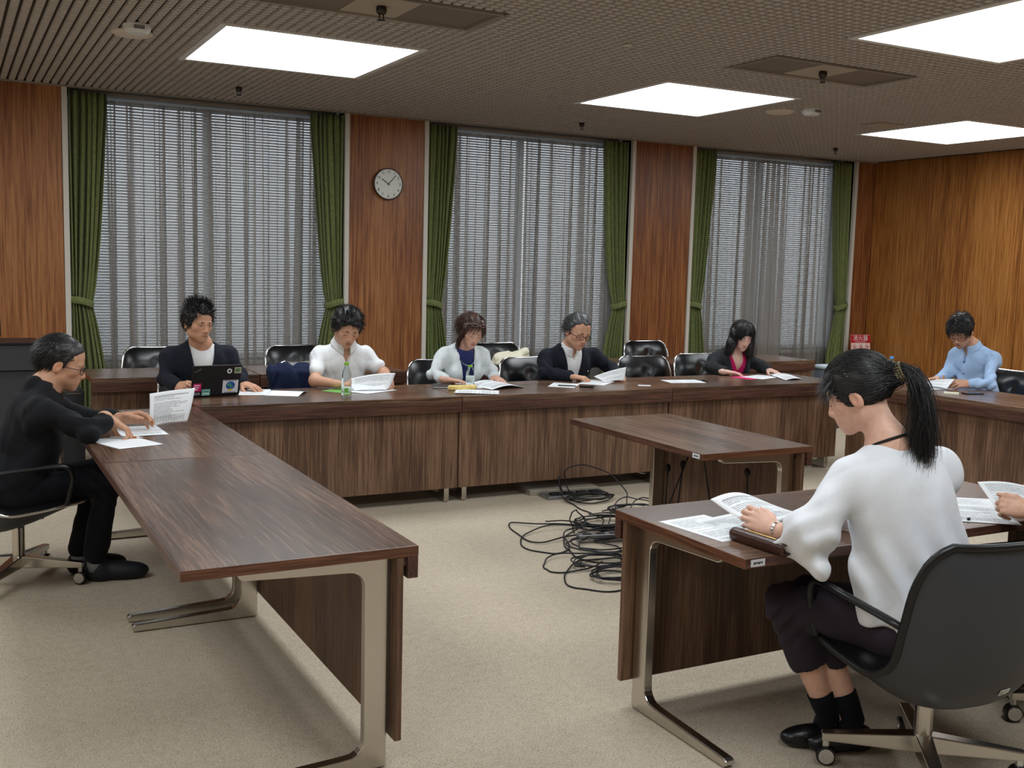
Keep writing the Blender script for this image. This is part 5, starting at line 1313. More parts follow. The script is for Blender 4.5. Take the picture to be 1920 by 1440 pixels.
# ============ woman in the white blouse, right foreground, seen from behind
def woman_blouse():
    HR = hframe(-26, 24, -4); head = tr(1.618,-4.19,1.178); neck = tr(1.660,-4.275,1.035)
    p = Person('person with a black ponytail and a white blouse, seen from behind', (222,178,156), None, .0028, head, HR, .97, 'f')
    p.head(neck)
    shL, shR = tr(1.535,-4.245,.965), tr(1.870,-4.285,.975); elL, wrL = tr(1.412,-4.235,.775), tr(1.392,-4.095,.757); elR, wrR = tr(1.935,-4.12,.765), tr(1.83,-3.985,.750)
    pel = tr(1.765,-4.375,.485); T = Torso(pel, neck, shL, shR); p.B.rc(neck, pel, .06, .10, .04)
    p.B.rc(neck+tr(0,0,-.01), T.at(-.07,-.0,T.len-.05), .038, .030, .04); p.B.rc(neck+tr(0,0,-.01), T.at(.07,-.0,T.len-.05), .038, .030, .04); p.B.ell(T.at(0,.0,T.len*.86),(.11,.075,.09),T.R,.04)
    p.B.rc(shL+(elL-shL)*.35, elL, .036, .036, .02); p.B.rc(shR+(elR-shR)*.35, elR, .036, .036, .02)
    p.hand(wrL, (-.20,.92,.22), (-.80,-.35,.55), -1, per=[(.35,.5,.35),(.38,.5,.35),(.4,.5,.35),(.42,.5,.35)], fore=elL, fr=.026, k=.95, spread=.03, thumb=((.5,.8,-.5),(.2,.95,-.4),(.1,.98,-.2)))
    p.hand(wrR, (-.3,.9,-.05), (0,.1,1), 1, fore=elR, fr=.026, k=.93)
    # bare shins
    knL, knR = tr(1.545,-4.01,.475), tr(1.655,-3.99,.475); anL, anR = tr(1.690,-4.075,.100), tr(1.745,-4.125,.100); hipL, hipR = pel+tr(-.075,.03,-.01), pel+tr(.08,.03,-.01)
    for h_, k_, a_ in ((hipL,knL,anL),(hipR,knR,anR)):
        p.B.rc(pel, h_, .07, .07, .03); p.B.rc(h_, k_, .065, .048, .03); p.B.rc(k_, k_+(a_-k_)*.35, .048, .050, .02); p.B.rc(k_+(a_-k_)*.35, a_, .050, .031, .02); p.B.rc(a_, a_+tr(0,0,-.06), .031, .030, .02)
    p.finish(); p.face_bits('hair_black', .002, 'down')
    # hair drawn back into a ponytail
    tie = A3((.0,-.134,.022))
    p.cap('hair_black', .010, .046, .02, .62, -.028, .05, amp=.0012, side=.05, h=.003, vol=(1.0,1.03,1.02))
    test = lambda x, y, z: (y < .055+np.where(z > .02, (z-.02)*.62, -.1*(.02-z))) & (z > -.035+.05*(y+.02))
    R0, N0 = p.roots(3200, test, 51, .009, (1.0,1.03,1.02))
    # each strand runs over the scalp to the tie
    n = len(R0); S_ = 14; t = np.linspace(0,1,S_)[None,:,None]; rs = np.random.RandomState(5)
    end = tie+rs.normal(size=(n,3))*np.array([.010,.004,.012]); pts = R0[:,None]*(1-t)+end[:,None]*t
    q = (pts-p.CC)/(p.CR*A3((1.0,1.03,1.02))); k0 = np.linalg.norm(q, axis=2, keepdims=True); lift = rs.uniform(1.105,1.165,(n,1,1))
    tgt = lift*(1-t**3)+k0*t**3
    out = p.CC+q/k0*np.maximum(tgt, k0)*(p.CR*A3((1.0,1.03,1.02)))
    W = p.c+(p.hs*out)@p.R.T; strand_mesh('hair_strands', W, .0013, 'hair_black', p.o, taper=False)
    # loose short hairs at brow, temples and nape
    R1, N1 = p.roots(260, lambda x, y, z: (y > .03) & (y < .085) & (z > .03) & (z < .11), 52, .010)
    p.strands(R1, N1, lambda P, N, t, r0: np.stack([.5*np.sign(r0[:,0]), 0*r0[:,0]+.35, -.8+0*r0[:,0]],1)+N*.35, .05, 'hair_black', 5, .0009, 53, jitter=.3)
    R2, N2 = p.roots(420, lambda x, y, z: (y < -.03) & (z < -.015) & (z > -.05), 54, .004)
    p.strands(R2, N2, lambda P, N, t, r0: (tie-P)*6+N*.05+np.array([0,-.2,.6]), .075, 'hair_black', 6, .0010, 55, jitter=.2, keep=True, grow=.006)
    # ponytail
    n = 1500; t = np.linspace(0,1,16)[None,:,None]; a = tie+rs.normal(size=(n,3))*np.array([.012,.004,.012]); wl = nrm(p.R.T@A3((0,0,-1)))
    down = p.R.T@A3((.035,-.085,-.245))/p.hs
    c1 = tie+np.array([0,-.062,.022])+rs.normal(size=(n,3))*np.array([.016,.012,.014]); L_ = rs.uniform(.70,1.08,(n,1)); e = tie+down*L_+rs.normal(size=(n,3))*np.array([.026,.020,.014])
    c2 = (c1+e)*.5+np.array([0,-.035,.0])+rs.normal(size=(n,3))*.012
    pts = a[:,None]*(1-t)**3+3*c1[:,None]*t*(1-t)**2+3*c2[:,None]*t*t*(1-t)+e[:,None]*t**3
    pts = pts+.0035*np.sin(t*9+rs.uniform(0,6,(n,1,1)))*t*rs.normal(size=(n,1,3))
    W = p.c+(p.hs*pts)@p.R.T; strand_mesh('ponytail', W, .0013, 'hair_black', p.o, taper=True)
    # hair tie: plaited metallic band
    m = MB(); C0 = p.L(*(tie+A3((0,-.010,.002)))); ax = nrm(p.R@A3((0,-.95,.15))); x_ = nrm(np.cross(ax, A3((0,0,1)))); y_ = np.cross(ax, x_)
    for s_ in (0,1):
        for off in (-.008,0,.008):
            m.tube([V(*(C0+ax*(off+.003*sin(14*th+s_*pi))+(x_*cos(th)+y_*sin(th))*(.0265+.0025*cos(14*th+s_*pi)))) for th in [2*pi*i/84 for i in range(84)]], .0026, 6, True)
    m.build('hair_tie', plain('plaited_gold',(128,116,92),.35,.7), p.o, True)
    m = MB()
    for i in range(5): m.ell(p.L(-.0835+.002*i, -.008-.002*i, .078-.009*i),.0016,8,6)
    m.build('hair_pin','chrome_bright',p.o,True)
    # lanyard
    pts = []
    for i in range(25):
        a_ = pi*i/24; pts.append(V(*(neck+T.R@A3((.066*cos(a_), -.062*sin(a_)-.002, .012+.016*sin(a_))))))
    pts = [V(*(T.at(-.05,.115,T.len*.72)))][:0]+pts
    m = MB(); m.tube([V(*T.at(.055,.10,T.len*.80))]+pts+[V(*T.at(-.055,.10,T.len*.80))], .0042, 6); m.build('lanyard','black',p.o,True)
    # blouse: loose, wide sleeves
    D = SDF(); T.fill(D, .013, .015, hip=False, waist=1.12); D.ell(T.at(0,.0,.03), (.185,.150,.14), T.R, .07)
    slL = elL+nrm(wrL-elL)*.07
    for sh, el, wr in ((shL, elL, wrL), (shR, elR, wrR)):
        e2 = el+nrm(wr-el)*.075; D.rc(sh-tr(0,0,.015), el+tr(.01,0,.0), .047, .062, .03); D.rc(el+tr(.01,0,-.0), e2+tr(.01,0,-.012), .062, .056, .03); D.rc(e2+tr(.015,0,-.02), el+tr(.02,-.025,-.095), .046, .036, .04)
    # open end of the near sleeve, open neckline
    D.rc(elL+nrm(wrL-elL)*.055, wrL, .048, .10, .008, 'sub')
    D.ell(neck+T.up*.052+T.fw*.012, (.090,.075,.060), T.R, .008, 'sub')
    zc = .497
    D.fun(lambda x, y, z: (zc-z)+.012*np.sin(x*22+y*15)-.02*np.exp(-((x-1.70)/.1)**2)+0*y, A3(pel)-1, A3(pel)+1, .012, 'int')
    drape_ = lambda x, y, z: .0085*(np.sin((x-.6*y)*52+4*np.sin(z*9))*np.clip((1.0-z)/.35,0,1))
    D.disp = sumdisp(folds(.0046, 58, .7), drape_, crumple(shL, elL, wrL, .0028, base=None))
    bl = D.build('blouse', CL['blouse'], p.o, .0042)
    # seam line and keyhole at the nape
    MB().ell(T.at(.012,-.082,T.len*.86),(.006,.004,.020),R=Matrix(T.R.tolist())).build('keyhole', plain('keyhole_skin',(206,160,136),.6), bl, True)
    # trousers cut below the knee
    L = SDF()
    for h_, k_, a_ in ((hipL,knL,anL),(hipR,knR,anR)):
        L.rc(h_, k_, .088, .066, .03); L.rc(k_, k_+(a_-k_)*.48, .066, .060, .02)
    L.ell(pel+tr(0,-.0,-.0), (.185,.15,.115), T.R, .05); L.disp = sumdisp(folds(.003, 61, .8), crumple(hipL, knL, anL, .005)); 
    for k_, a_ in ((knL,anL),(knR,anR)): L.rc(k_+(a_-k_)*.50, a_+(a_-k_)*.3, .056, .056, .004, 'sub')
    L.build('trousers', CL['plum'], p.o, .0045)
    for a_, k_, hl, to in ((anL,knL,tr(1.735,-4.105,0),tr(1.548,-4.02,0)),(anR,knR,tr(1.795,-4.165,0),tr(1.600,-4.085,0))):
        u = nrm(k_-a_); MB().tube([V(*(a_+u*.085)), V(*(a_+u*.04)), V(*a_), V(*(a_+tr(-.01,.006,-.05)))], [.0435,.0415,.040,.040], 18).build('sock', CL['black_sock'], p.o, True)
        shoe('shoe', hl, to, 'leather', p.o, .039, .05, .0035, low=True)
    # bracelet watch
    u = nrm(elL-wrL); c0 = wrL+u*.012; a1 = nrm(np.cross(u, A3((0,0,1)))); a2 = np.cross(u, a1); m = MB()
    m.tube([V(*(c0+(a1*.0265*cos(th)+a2*.0225*sin(th)))) for th in [2*pi*i/40 for i in range(40)]], .0032, 6, True); m.tube([V(*(c0+u*.005+(a1*.0265*cos(th)+a2*.0225*sin(th)))) for th in [2*pi*i/40 for i in range(40)]], .0032, 6, True)
    m.build('bracelet','chrome_bright',p.o,True)
woman_blouse()

# ============ sitter cut off by the right edge: a hand and forearm in view
def sitter_edge():
    HR = hframe(-5, 20, 0); head = tr(2.72,-4.18,1.16); neck = tr(2.70,-4.27,1.02)
    p = Person('person at the right photo edge, only a hand holding a printed page in view', (212,166,140), None, .0032, head, HR, .97, 'f')
    p.head(neck)
    shL, shR = tr(2.54,-4.27,.965), tr(2.87,-4.27,.965); elL, wrL = tr(2.44,-4.37,.775), tr(2.352,-4.265,.770); elR, wrR = tr(2.97,-4.17,.765), tr(2.88,-4.0,.75)
    pel = tr(2.70,-4.38,.485); T = Torso(pel, neck, shL, shR); p.B.rc(neck, pel, .06, .10, .04)
    p.B.rc(shL+(elL-shL)*.35, elL, .036, .036, .02); p.B.rc(shR+(elR-shR)*.35, elR, .036, .036, .02)
    p.hand(wrL, (-.22,.95,.06), (-.75,-.35,.55), -1, per=[(.85,1.1,.6),(.9,1.1,.6),(.95,1.1,.6),(1.,1.1,.6)], fore=elL, fr=.026, k=.97, thumb=((.35,.9,.15),(.0,1,.0),(-.1,1,0)))
    p.hand(wrR, (-.3,.9,-.05), (0,.1,1), 1, fore=elR, fr=.026, k=.95)
    p.finish(); p.face_bits()
    p.cap('hair_black', .016, .05, .02, .7, -.05, .1, amp=.003)
    D = SDF(); T.fill(D, .018, .01, hip=True)
    for sh, el in ((shL, elL), (shR, elR)): D.rc(sh, sh+(el-sh)*.6, .06, .062, .03)
    D.disp = folds(.003, 71); D.build('blouse', CL['charcoal'], p.o, .007)
    hidden_lower(p, T, None, mat='charcoal')
sitter_edge()
print('people', _t.time()-_t0)
# ---------------------------------------------------------------- things on and about the desks
def rect_sheet(name, label, cx, cy, rz, mat, w=.21, h=.297, z=TH+.0008, wave=.0015, seed=0, cat='paper', group='loose papers on the desks', fold=0.):
    r = random.Random(seed); ph = r.uniform(0,6)
    t = Matrix.Rotation(rz,3,'Z')
    def fn(u, v):
        x, y = (u-.5)*w, (v-.5)*h
        zz = wave*(.5+.5*sin(u*4+ph))*(.5+.5*cos(v*5+ph)) + fold*max(0, 1-abs(v-.55)/.45)
        return t @ V(x, y, zz)
    o = MB().grid(fn, 10, 12, uv=True).build(name, mat, None, True, loc=(cx,cy,z), solid=.0007)
    return tag(o, label, cat, group)
def page(name, label, TL, TR, BR, BL, mat, bow=(0,0,0), bow2=(0,0,0), cat='paper', group=None, par=None):
    TL, TR, BR, BL = [V(p) for p in (TL,TR,BR,BL)]; c = (TL+TR+BR+BL)/4; b1 = V(bow); b2 = V(bow2)
    def fn(u, v):
        p = (BL*(1-u)+BR*u)*(1-v)+(TL*(1-u)+TR*u)*v
        return p-c+b1*sin(pi*u)+b2*sin(pi*v)
    o = MB().grid(fn, 14, 14, uv=True).build(name, mat, par, True, loc=None if par else c, solid=.0008)
    if par: o.location = c-par.location; return o
    return tag(o, label, cat, group)
PG = 'papers held in hands'; FG = 'loose papers on the desks'
# man in black
page('held_page','printed page held upright by the man in black',(.030,-1.185,.874),(.250,-1.165,.893),(.205,-1.19,.728),(.022,-1.20,.716),'print_a',(0,.018,0),(.0,-.012,0),group=PG)
rect_sheet('document','open printed document lying under the pointing finger at the left desk',-.025,-1.235,.03,'print_c',seed=2,z=TH+.001)
rect_sheet('sheet','plain white sheet under the elbow of the man in black',-.135,-1.535,radians(20),'paper',seed=3)
t = empty('pen',(-.115,-1.432,TH+.0055),radians(-18),'white pen with an orange-brown grip beside the papers of the man in black','pen')
MB().cyl((-.07,0,0),(.06,0,0),.0048,n=10).build('barrel','white_paint',t,True); MB().cyl((.015,0,0),(.045,0,0),.0054,n=10).build('grip',plain('orange_brown',(176,104,48),.5),t,True); MB().cyl((.06,0,0),(.075,0,0),.0042,.001,10).build('tip','chrome_bright',t,True)
# laptop
LP = empty('laptop',(.596,-.045,TH),radians(8),'black laptop with stickers on its lid','laptop')
MB().box((-.152,.01,.002),(.152,.215,.017)).build('base','black_plastic',LP,bevel=.003)
kb = MB()
for i in range(12):
    for j in range(5): kb.box((-.138+i*.0232,.085+j*.021,.017),(-.138+i*.0232+.019,.085+j*.021+.017,.0195))
kb.build('keyboard','black',LP)
MB().cyl((-.10,.008,.012),(.10,.008,.012),.006,n=10).build('hinge','black_plastic',LP)
lidR = Matrix.Rotation(radians(14),3,'X')       # leans towards the room
def LD(x, z, d=0.): return V(0,.006,.012)+lidR @ V(x, -.0065-d, z)
lid = MB().obox(V(0,.006,.012)+lidR @ V(0,0,.095),(.304,.011,.19),lidR).build('lid',plain('laptop_black',(18,18,20),.55),LP,bevel=.003)
MB().obox(V(0,.006,.012)+lidR @ V(0,.0062,.1),(.28,.001,.165),lidR).build('screen',plain('laptop_screen',(8,9,12),.15),LP)
def sticker(x, z, w, h, col, nm='sticker', d=.0008):
    c = LD(x, z, d/2); key = 'st_%d_%d_%d' % col
    mt = bpy.data.materials.get(key) or plain(key, col, .45)
    return MB().obox(c,(w,d,h),lidR).build(nm,mt,lid,bevel=.0008 if min(w,h) > .01 else 0)
def disc(x, z, r, col, d=.0012, nm='sticker', sx=1.):
    key = 'st_%d_%d_%d' % col; mt = bpy.data.materials.get(key) or plain(key, col, .45)
    m = MB(); m.prism([(r*sx*cos(2*pi*i/28),r*sin(2*pi*i/28)) for i in range(28)], lambda p: LD(x+p[0],z+p[1],0), lambda p: LD(x+p[0],z+p[1],d)); return m.build(nm,mt,lid)
sticker(-.118,.053,.050,.050,(198,40,104)); sticker(-.062,.020,.050,.040,(122,178,168)); sticker(-.118,.012,.040,.016,(120,116,122))
sticker(.088,.052,.098,.082,(216,214,222)); disc(.088,.058,.026,(38,78,156),.0012,'globe',1.1); disc(.080,.064,.010,(70,150,120),.0015,'globe_land',1.5); disc(.096,.050,.008,(60,140,110),.0015,'globe_land',1.2); disc(.086,.030,.008,(214,190,70),.0013,'globe_badge',1.6)
disc(.075,.152,.0155,(224,224,226)); disc(.075,.152,.0085,(60,62,70),.0014); sticker(.128,.155,.044,.040,(160,160,138)); disc(.126,.156,.012,(92,120,84),.0013,'emblem',1.3)
for i, w in enumerate((.034,.030,.022)): sticker(-.120+(.034-w)/-2,.066-.013*i,w,.006,(242,214,228),'lettering',.0013)
for i, w in enumerate((.034,.040)): sticker(-.062,.026-.014*i,w,.005,(60,110,104) if i == 0 else (228,232,230),'lettering',.0013)
for i, w in enumerate((.078,.07)): sticker(.088,.089-.074*i,w,.0035,(96,96,120),'lettering',.0013)
_M = Matrix.Translation(LD(-.122,.160,.0009)) @ (lidR.to_4x4() @ Matrix.Rotation(radians(90),4,'X')) @ Matrix.Rotation(radians(28),4,'Z')
text_mesh('lettering','ThinkPad',.0125,plain('logo_grey',(150,150,152),.35,.5),lid,_M,.0003)
rect_sheet('sheet','white sheet under the hand beside the laptop',.868,.105,radians(-15),'print_b',seed=5,z=TH+.0008)
rect_sheet('folded_sheet','folded white sheet lying right of the laptop man',1.045,-.02,radians(-32),'paper',.21,.26,seed=6,fold=.014)
# white-shirt man
page('held_pages','sheaf of printed pages held by the man in the white shirt',(1.482,.045,.775),(1.775,-.02,.812),(1.715,-.055,.712),(1.478,.0,.706),'print_b',(0,-.01,.012),(0,0,-.008),group=PG)
page('held_pages','lower page of the sheaf held by the man in the white shirt',(1.470,.035,.742),(1.70,-.02,.765),(1.70,-.065,.708),(1.490,-.02,.704),'paper',(0,-.006,.006),group=PG)
rect_sheet('sheet','white sheet under the sheaf of the man in the white shirt',1.60,-.02,radians(-62),'paper',.21,.297,seed=8,z=TH+.0018); rect_sheet('folder','green edged folder left of the water bottle of the man in white',1.475,.045,radians(-60),plain('green_folder',(116,176,84),.6),.212,.30,seed=9,cat='folder',group=None)
MT['pet'] = plain('clear_plastic', (236,244,246), .06, trans=1., ior=1.12)
MT['water'] = plain('water', (240,248,250), .02, trans=1., ior=1.33)
def bottle(x, y, hgt, cap, label, band=None, clover=False, r=.031):
    t = empty('water_bottle',(x,y,TH),.4,label,'bottle')
    s = hgt/.215
    MB().lathe([(.001,.0005),(r*.86,.001),(r,.008),(r,.05),(r*.95,.055),(r,.06),(r,.10),(r*.93,.112),(r*.98,.12),(r,.135),(r*.92,.155),(r*.6,.18),(.0125,.192),(.0125,.198),(.001,.199)],28).xf(Matrix.Scale(s,4,(0,0,1))).build('body','pet',t,True)
    cm = 'cap_%d_%d_%d' % cap; m_ = bpy.data.materials.get(cm) or plain(cm, cap, .45)
    MB().lathe([(.001,.1995*s),(.0125,.1995*s),(.0152,.200*s),(.0155,.204*s),(.0155,.2145*s),(.0145,.217*s),(.001,.2175*s)],20).build('cap',m_,t)
    if band:
        z0, z1, col = band; bm = 'band_%d_%d_%d' % col; m2 = bpy.data.materials.get(bm) or plain(bm, col, .4)
        MB().lathe([(r+.0002,z0),(r+.0008,z0+.0005),(r+.0008,z1-.0005),(r+.0002,z1)],28).build('label_band',m2,t,True)
    if clover:
        g = bpy.data.materials.get('clover_green') or plain('clover_green',(96,170,50),.5); cz = .038
        d = V(CAM_LOC.x-x, CAM_LOC.y-y, 0).normalized(); a0 = math.atan2(d.y, d.x)-.4
        m = MB()
        for i in range(4):
            a = pi/4+i*pi/2
            for q in range(1):
                ctr = (.0085*cos(a)/ (r+.001), cz+.0085*sin(a))
                m.prism([(ctr[0]+.0072*cos(2*pi*k/10)/(r+.001), ctr[1]+.0072*sin(2*pi*k/10)) for k in range(10)], lambda p: V((r+.0006)*cos(a0+p[0]),(r+.0006)*sin(a0+p[0]),p[1]), lambda p: V((r+.0018)*cos(a0+p[0]),(r+.0018)*sin(a0+p[0]),p[1]))
        m.build('clover_mark',g,t)
    return t
bottle(1.369,-.215,.208,(132,194,40),'clear water bottle with green cap and clover label before the man in white',(.020,.056,(212,230,214)),True)
bottle(2.350,.030,.145,(132,194,40),'small clear bottle with green cap before the woman in the white jacket',(.03,.075,(196,212,206)),False,.030)
bottle(5.60,-.72,.215,(84,160,232),'clear bottle with blue cap beside the right wall row',(.085,.125,(120,206,214)),False,.033)
# woman in white: notebook, pencil case, booklets
t = empty('notebook',(2.150,.05,TH),radians(-25),'dark notebook with an elastic strap before the woman in white','notebook')
MB().box((-.065,-.09,.001),(.065,.09,.004)).build('cover',plain('dark_cover',(40,42,58),.5),t); MB().box((-.062,-.087,.0042),(.062,.087,.011)).build('pages','paper',t); MB().box((-.065,-.09,.0112),(.065,.09,.014)).build('cover','black_plastic',t); MB().box((.045,-.0905,.0142),(.051,.0905,.0152)).build('strap','black',t)
c_ = SDF(); c_.rc((-.085,0,.017),(.085,0,.017),.017,None,.01); c_.box((0,0,.014),(.092,.017,.012),None,.006,.01); c_.disp = folds(.001,3,2.)
t = c_.build('pencil_case', cloth('yellow_pattern',(214,184,96),60,.2,.8,.2,col2=(236,214,150)), None, .004); t.location = (2.205,-.150,TH); t.rotation_euler = (0,0,radians(-8)); tag(t,'pale yellow patterned pencil case before the woman in white','pencil case')
rect_sheet('booklet','white booklet at the desk edge before the woman in white',2.245,-.295,radians(62),'print_b',.20,.29,seed=12,z=TH+.004,wave=.003)
page('open_booklet','open white booklet under the hands of the woman in white',(2.36,.10,TH+.004),(2.66,.19,TH+.006),(2.69,-.15,TH+.003),(2.40,-.21,TH+.003),'print_c',(0,0,.022),group=FG)
rect_sheet('sheet','white sheet under the booklet of the woman in white',2.43,.06,radians(10),'print_b',seed=14,z=TH+.001)
# suit man
rect_sheet('sheet','white sheet lying left of the man in the dark suit',3.035,-.09,radians(-40),'print_b',.19,.27,seed=16)
rect_sheet('sheet','white sheet under the writing hand of the man in the dark suit',3.36,-.01,radians(-50),'print_b',.20,.28,seed=17)
page('held_page','grey-white page held tilted by the man in the dark suit',(3.36,.03,.742),(3.605,-.03,.812),(3.575,-.055,.715),(3.42,-.04,.705),'print_b',(0,-.008,.008),group=PG)
t = empty('voice_recorder',(3.115,-.265,TH),radians(-45),'black voice recorder lying on the sheet before the man in the dark suit','recorder')
MB().box((-.05,-.012,.001),(.05,.012,.016)).build('body','black_plastic',t,bevel=.003); MB().box((-.03,-.008,.016),(.0,.008,.0175)).build('display',plain('recorder_display',(90,96,98),.2),t)
t = empty('pen',(3.02,-.16,TH+.006),radians(-38),'thin black pen on the sheet of the man in the dark suit','pen'); MB().cyl((-.065,0,0),(.06,0,0),.004,n=8).build('barrel','black_plastic',t,True); MB().cyl((.06,0,0),(.072,0,0),.0035,.0008,8).build('tip','chrome_bright',t,True)
o = MB().box((-.045,-.028,0),(.045,.028,.001)).build('card','paper',None,loc=(3.61,-.262,TH+.0004)); o.rotation_euler = (0,0,-.5); tag(o,'small white card at the seam of the window row desks','card')
# woman in black
rect_sheet('sheet','white sheet alone between the empty chair and the woman in black',4.075,-.11,radians(78),'print_b',.20,.29,seed=20)
t = empty('pen',(4.24,-.17,TH+.006),radians(80),'black pen at the edge of the lone sheet','pen'); MB().cyl((-.03,0,0),(.05,0,0),.0045,n=8).build('barrel','black_plastic',t,True); MB().cyl((.05,0,0),(.06,0,0),.004,.001,8).build('tip','chrome_bright',t,True)
rect_sheet('sheet','white printed sheet before the woman in black',4.91,-.02,radians(-70),'print_b',.20,.29,seed=21,z=TH+.002); rect_sheet('folder','pink folder under the sheet of the woman in black',4.78,-.02,radians(-70),plain('pink_folder',(214,44,110),.6),.20,.24,seed=22,z=TH+.0008,cat='folder',group=None)
page('clipped_pages','clipped stack of pages at the right hand of the woman in black',(5.06,.03,TH+.012),(5.26,.02,TH+.008),(5.15,-.24,TH+.003),(4.95,-.27,TH+.003),'print_c',(0,0,.01),group=FG)
# blue-shirt man
rect_sheet('sheet','white sheet before the man in the blue shirt',5.74,-1.0,radians(80),'print_b',.20,.29,seed=24)
page('held_page','page held by the man in the blue shirt',(5.80,-.83,.715),(5.86,-1.10,.775),(5.74,-1.13,.708),(5.72,-.93,.704),'print_b',(0,0,.012),group=PG)
o = MB().box((-.05,-.035,0),(.05,.035,.012)).build('notepad',plain('cream_pad',(232,228,206),.7),None,bevel=.001,loc=(5.545,-1.335,TH+.0004)); o.rotation_euler = (0,0,-.9); tag(o,'small cream notepad at the edge of the right row desk','notepad')
t = empty('phone',(5.72,-1.375,TH+.0004),radians(-15),'black phone lying beside the cream notepad','phone'); MB().box((-.07,-.036,0),(.07,.036,.008)).build('body','black_plastic',t,bevel=.004); MB().box((-.066,-.033,.008),(.066,.033,.0085)).build('screen',bpy.data.materials['laptop_screen'],t)
# blouse woman
rect_sheet('sheet','printed sheet at the left end of the near right desk',1.375,-3.825,radians(6),'print_b',seed=26,z=TH+.0008)
rect_sheet('sheet','second printed sheet partly under the held document of the woman in the blouse',1.49,-3.86,radians(12),'print_b',seed=27,z=TH+.0018)
page('open_document','thick printed document held open by the woman in the blouse',(1.352,-3.835,.800),(1.585,-3.80,.776),(1.680,-3.97,.742),(1.425,-4.00,.728),'print_a',(0,.0,.022),(0,0,-.006),group=PG)
page('open_document','lower pages of the document before the woman in the blouse',(1.47,-3.84,TH+.006),(1.72,-3.79,TH+.010),(1.735,-3.99,TH+.006),(1.48,-4.05,TH+.006),'print_c',(0,0,.014),group=FG)
c_ = SDF(); c_.rc((-.1,0,.021),(.1,0,.021),.021,None,.01); c_.box((0,.006,.016),(.112,.022,.015),None,.006,.012)
c_.box((.115,0,.02),(.012,.013,.012),None,.004,.004,'sub')
t = c_.build('pen_case', plain('brown_leather',(62,34,24),.32,bump=(90,.15)), None, .003); t.location = (1.352,-4.078,TH); t.rotation_euler = (0,0,radians(-86)); tag(t,'dark brown leather pen case beside the wrist of the woman in the blouse','pen case')
MB().tube([(-.108,.0,.034),(-.06,.001,.041),(.06,.001,.041),(.108,.0,.034)],.0026,6).build('zip','brass',t,True)
# sitter at the edge
rect_sheet('sheet','printed sheet beside the blouse sleeve at the right photo edge',2.50,-3.94,radians(-35),'print_b',seed=29,z=TH+.0008); rect_sheet('sheet','printed sheet below the hand at the right photo edge',2.41,-4.03,radians(-38),'print_c',seed=30,z=TH+.002)
page('held_page','printed page held at the right photo edge',(2.405,-4.02,.815),(2.60,-4.09,.795),(2.49,-4.24,.742),(2.365,-4.13,.748),'print_b',(0,0,.01),group=PG)
t = empty('earring',(2.283,-4.09,TH+.004),.3,'tiny dark clip lying on the desk at the right edge','clip'); MB().ell((0,0,.003),(.008,.006,.006)).build('bead','frame_dark',t,True); MB().cyl((.004,0,0),(.022,.004,-.001),.0018,n=6).build('post','chrome_bright',t)

# ---------------------------------------------------------------- clock
CK = empty('wall_clock',(2.812,WY-.006,2.259),0,'round white wall clock on the wood pillar, showing seven past ten','clock'); r = .142
MB().lathe([(r-.004,0),(r+.002,-.004),(r+.003,-.03),(r,-.036),(r-.006,-.034),(r-.008,-.028)],48,axis='Y').build('case',plain('clock_case',(70,52,46),.4),CK,True)
MB().lathe([(.001,-.0275),(r-.007,-.028),(r-.007,-.030),(.001,-.0301)],48,axis='Y').build('face',plain('clock_face',(232,234,226),.5),CK)
numR = Matrix.Rotation(radians(90),4,'X')
for i in range(1,13):
    a = radians(90-30*i); text_mesh('numeral',str(i),.036,'black',CK,Matrix.Translation((.112*cos(a),-.0308,.112*sin(a))) @ numR,.0004)
for L_, w, ang in ((.078,.007,90-(10+7/60)*30),(.108,.0055,90-7*6)):
    a = radians(ang); R_ = Matrix.Rotation(-a,3,'Y'); MB().obox(R_ @ V(L_/2-.008,-.0325,0),(L_+.016,.0012,w),R_).build('hand','black',CK)
MB().lathe([(.001,-.034),(.006,-.034),(.006,-.031)],12,axis='Y').build('hub','black',CK)
# ---------------------------------------------------------------- fire extinguisher sign on its stand
SG = empty('extinguisher_sign',(8.76,2.60,0),radians(-12),'red and white fire extinguisher sign in the far right corner','sign')
red = plain('sign_red',(188,24,36),.45); tilt = Matrix.Rotation(radians(-8),3,'X'); so = V(0,0,.62)
pl = MB().obox(so+tilt @ V(0,0,.05),(.27,.006,.32),tilt).build('plate',plain('sign_white',(232,214,204),.5),SG,bevel=.002)
MB().obox(so+tilt @ V(0,-.0036,.155),(.256,.001,.092),tilt).build('red_field',red,pl)
bm_ = MB()
for (z0, hh) in ((.208,.006),): bm_.obox(so+tilt @ V(0,-.0036,z0-.002),(.27,.001,hh),tilt)
for x in (-.132,.132): bm_.obox(so+tilt @ V(x,-.0036,.05),(.006,.001,.32),tilt)
bm_.build('border',red,pl)
text_mesh('lettering','消火器',.068,'white_paint',pl,Matrix.Translation(so+tilt @ V(0,-.0046,.163)) @ tilt.to_4x4() @ numR,.0006)
text_mesh('lettering','FIRE EXTINGUISHER',.0165,'white_paint',pl,Matrix.Translation(so+tilt @ V(0,-.0046,.121)) @ tilt.to_4x4() @ numR,.0004)
for x in (-.085,0,.085):
    m = MB(); m.tube([so+tilt @ V(x+.026*cos(2*pi*i/20),-.0042,.062+.026*sin(2*pi*i/20)) for i in range(20)],.0025,5,True); m.obox(so+tilt @ V(x,-.0042,.06),(.012,.001,.03),tilt); m.tube([so+tilt @ V(x,-.0042,.075),so+tilt @ V(x+.015,-.0042,.055)],.002,5); m.build('pictogram',red,pl)
MB().cyl((0,.02,.02),(0,.012,.60),.009,n=10).build('pole','chrome',SG); MB().lathe([(.001,.0),(.13,.002),(.13,.016),(.02,.026)],24).build('base','black_plastic',SG)
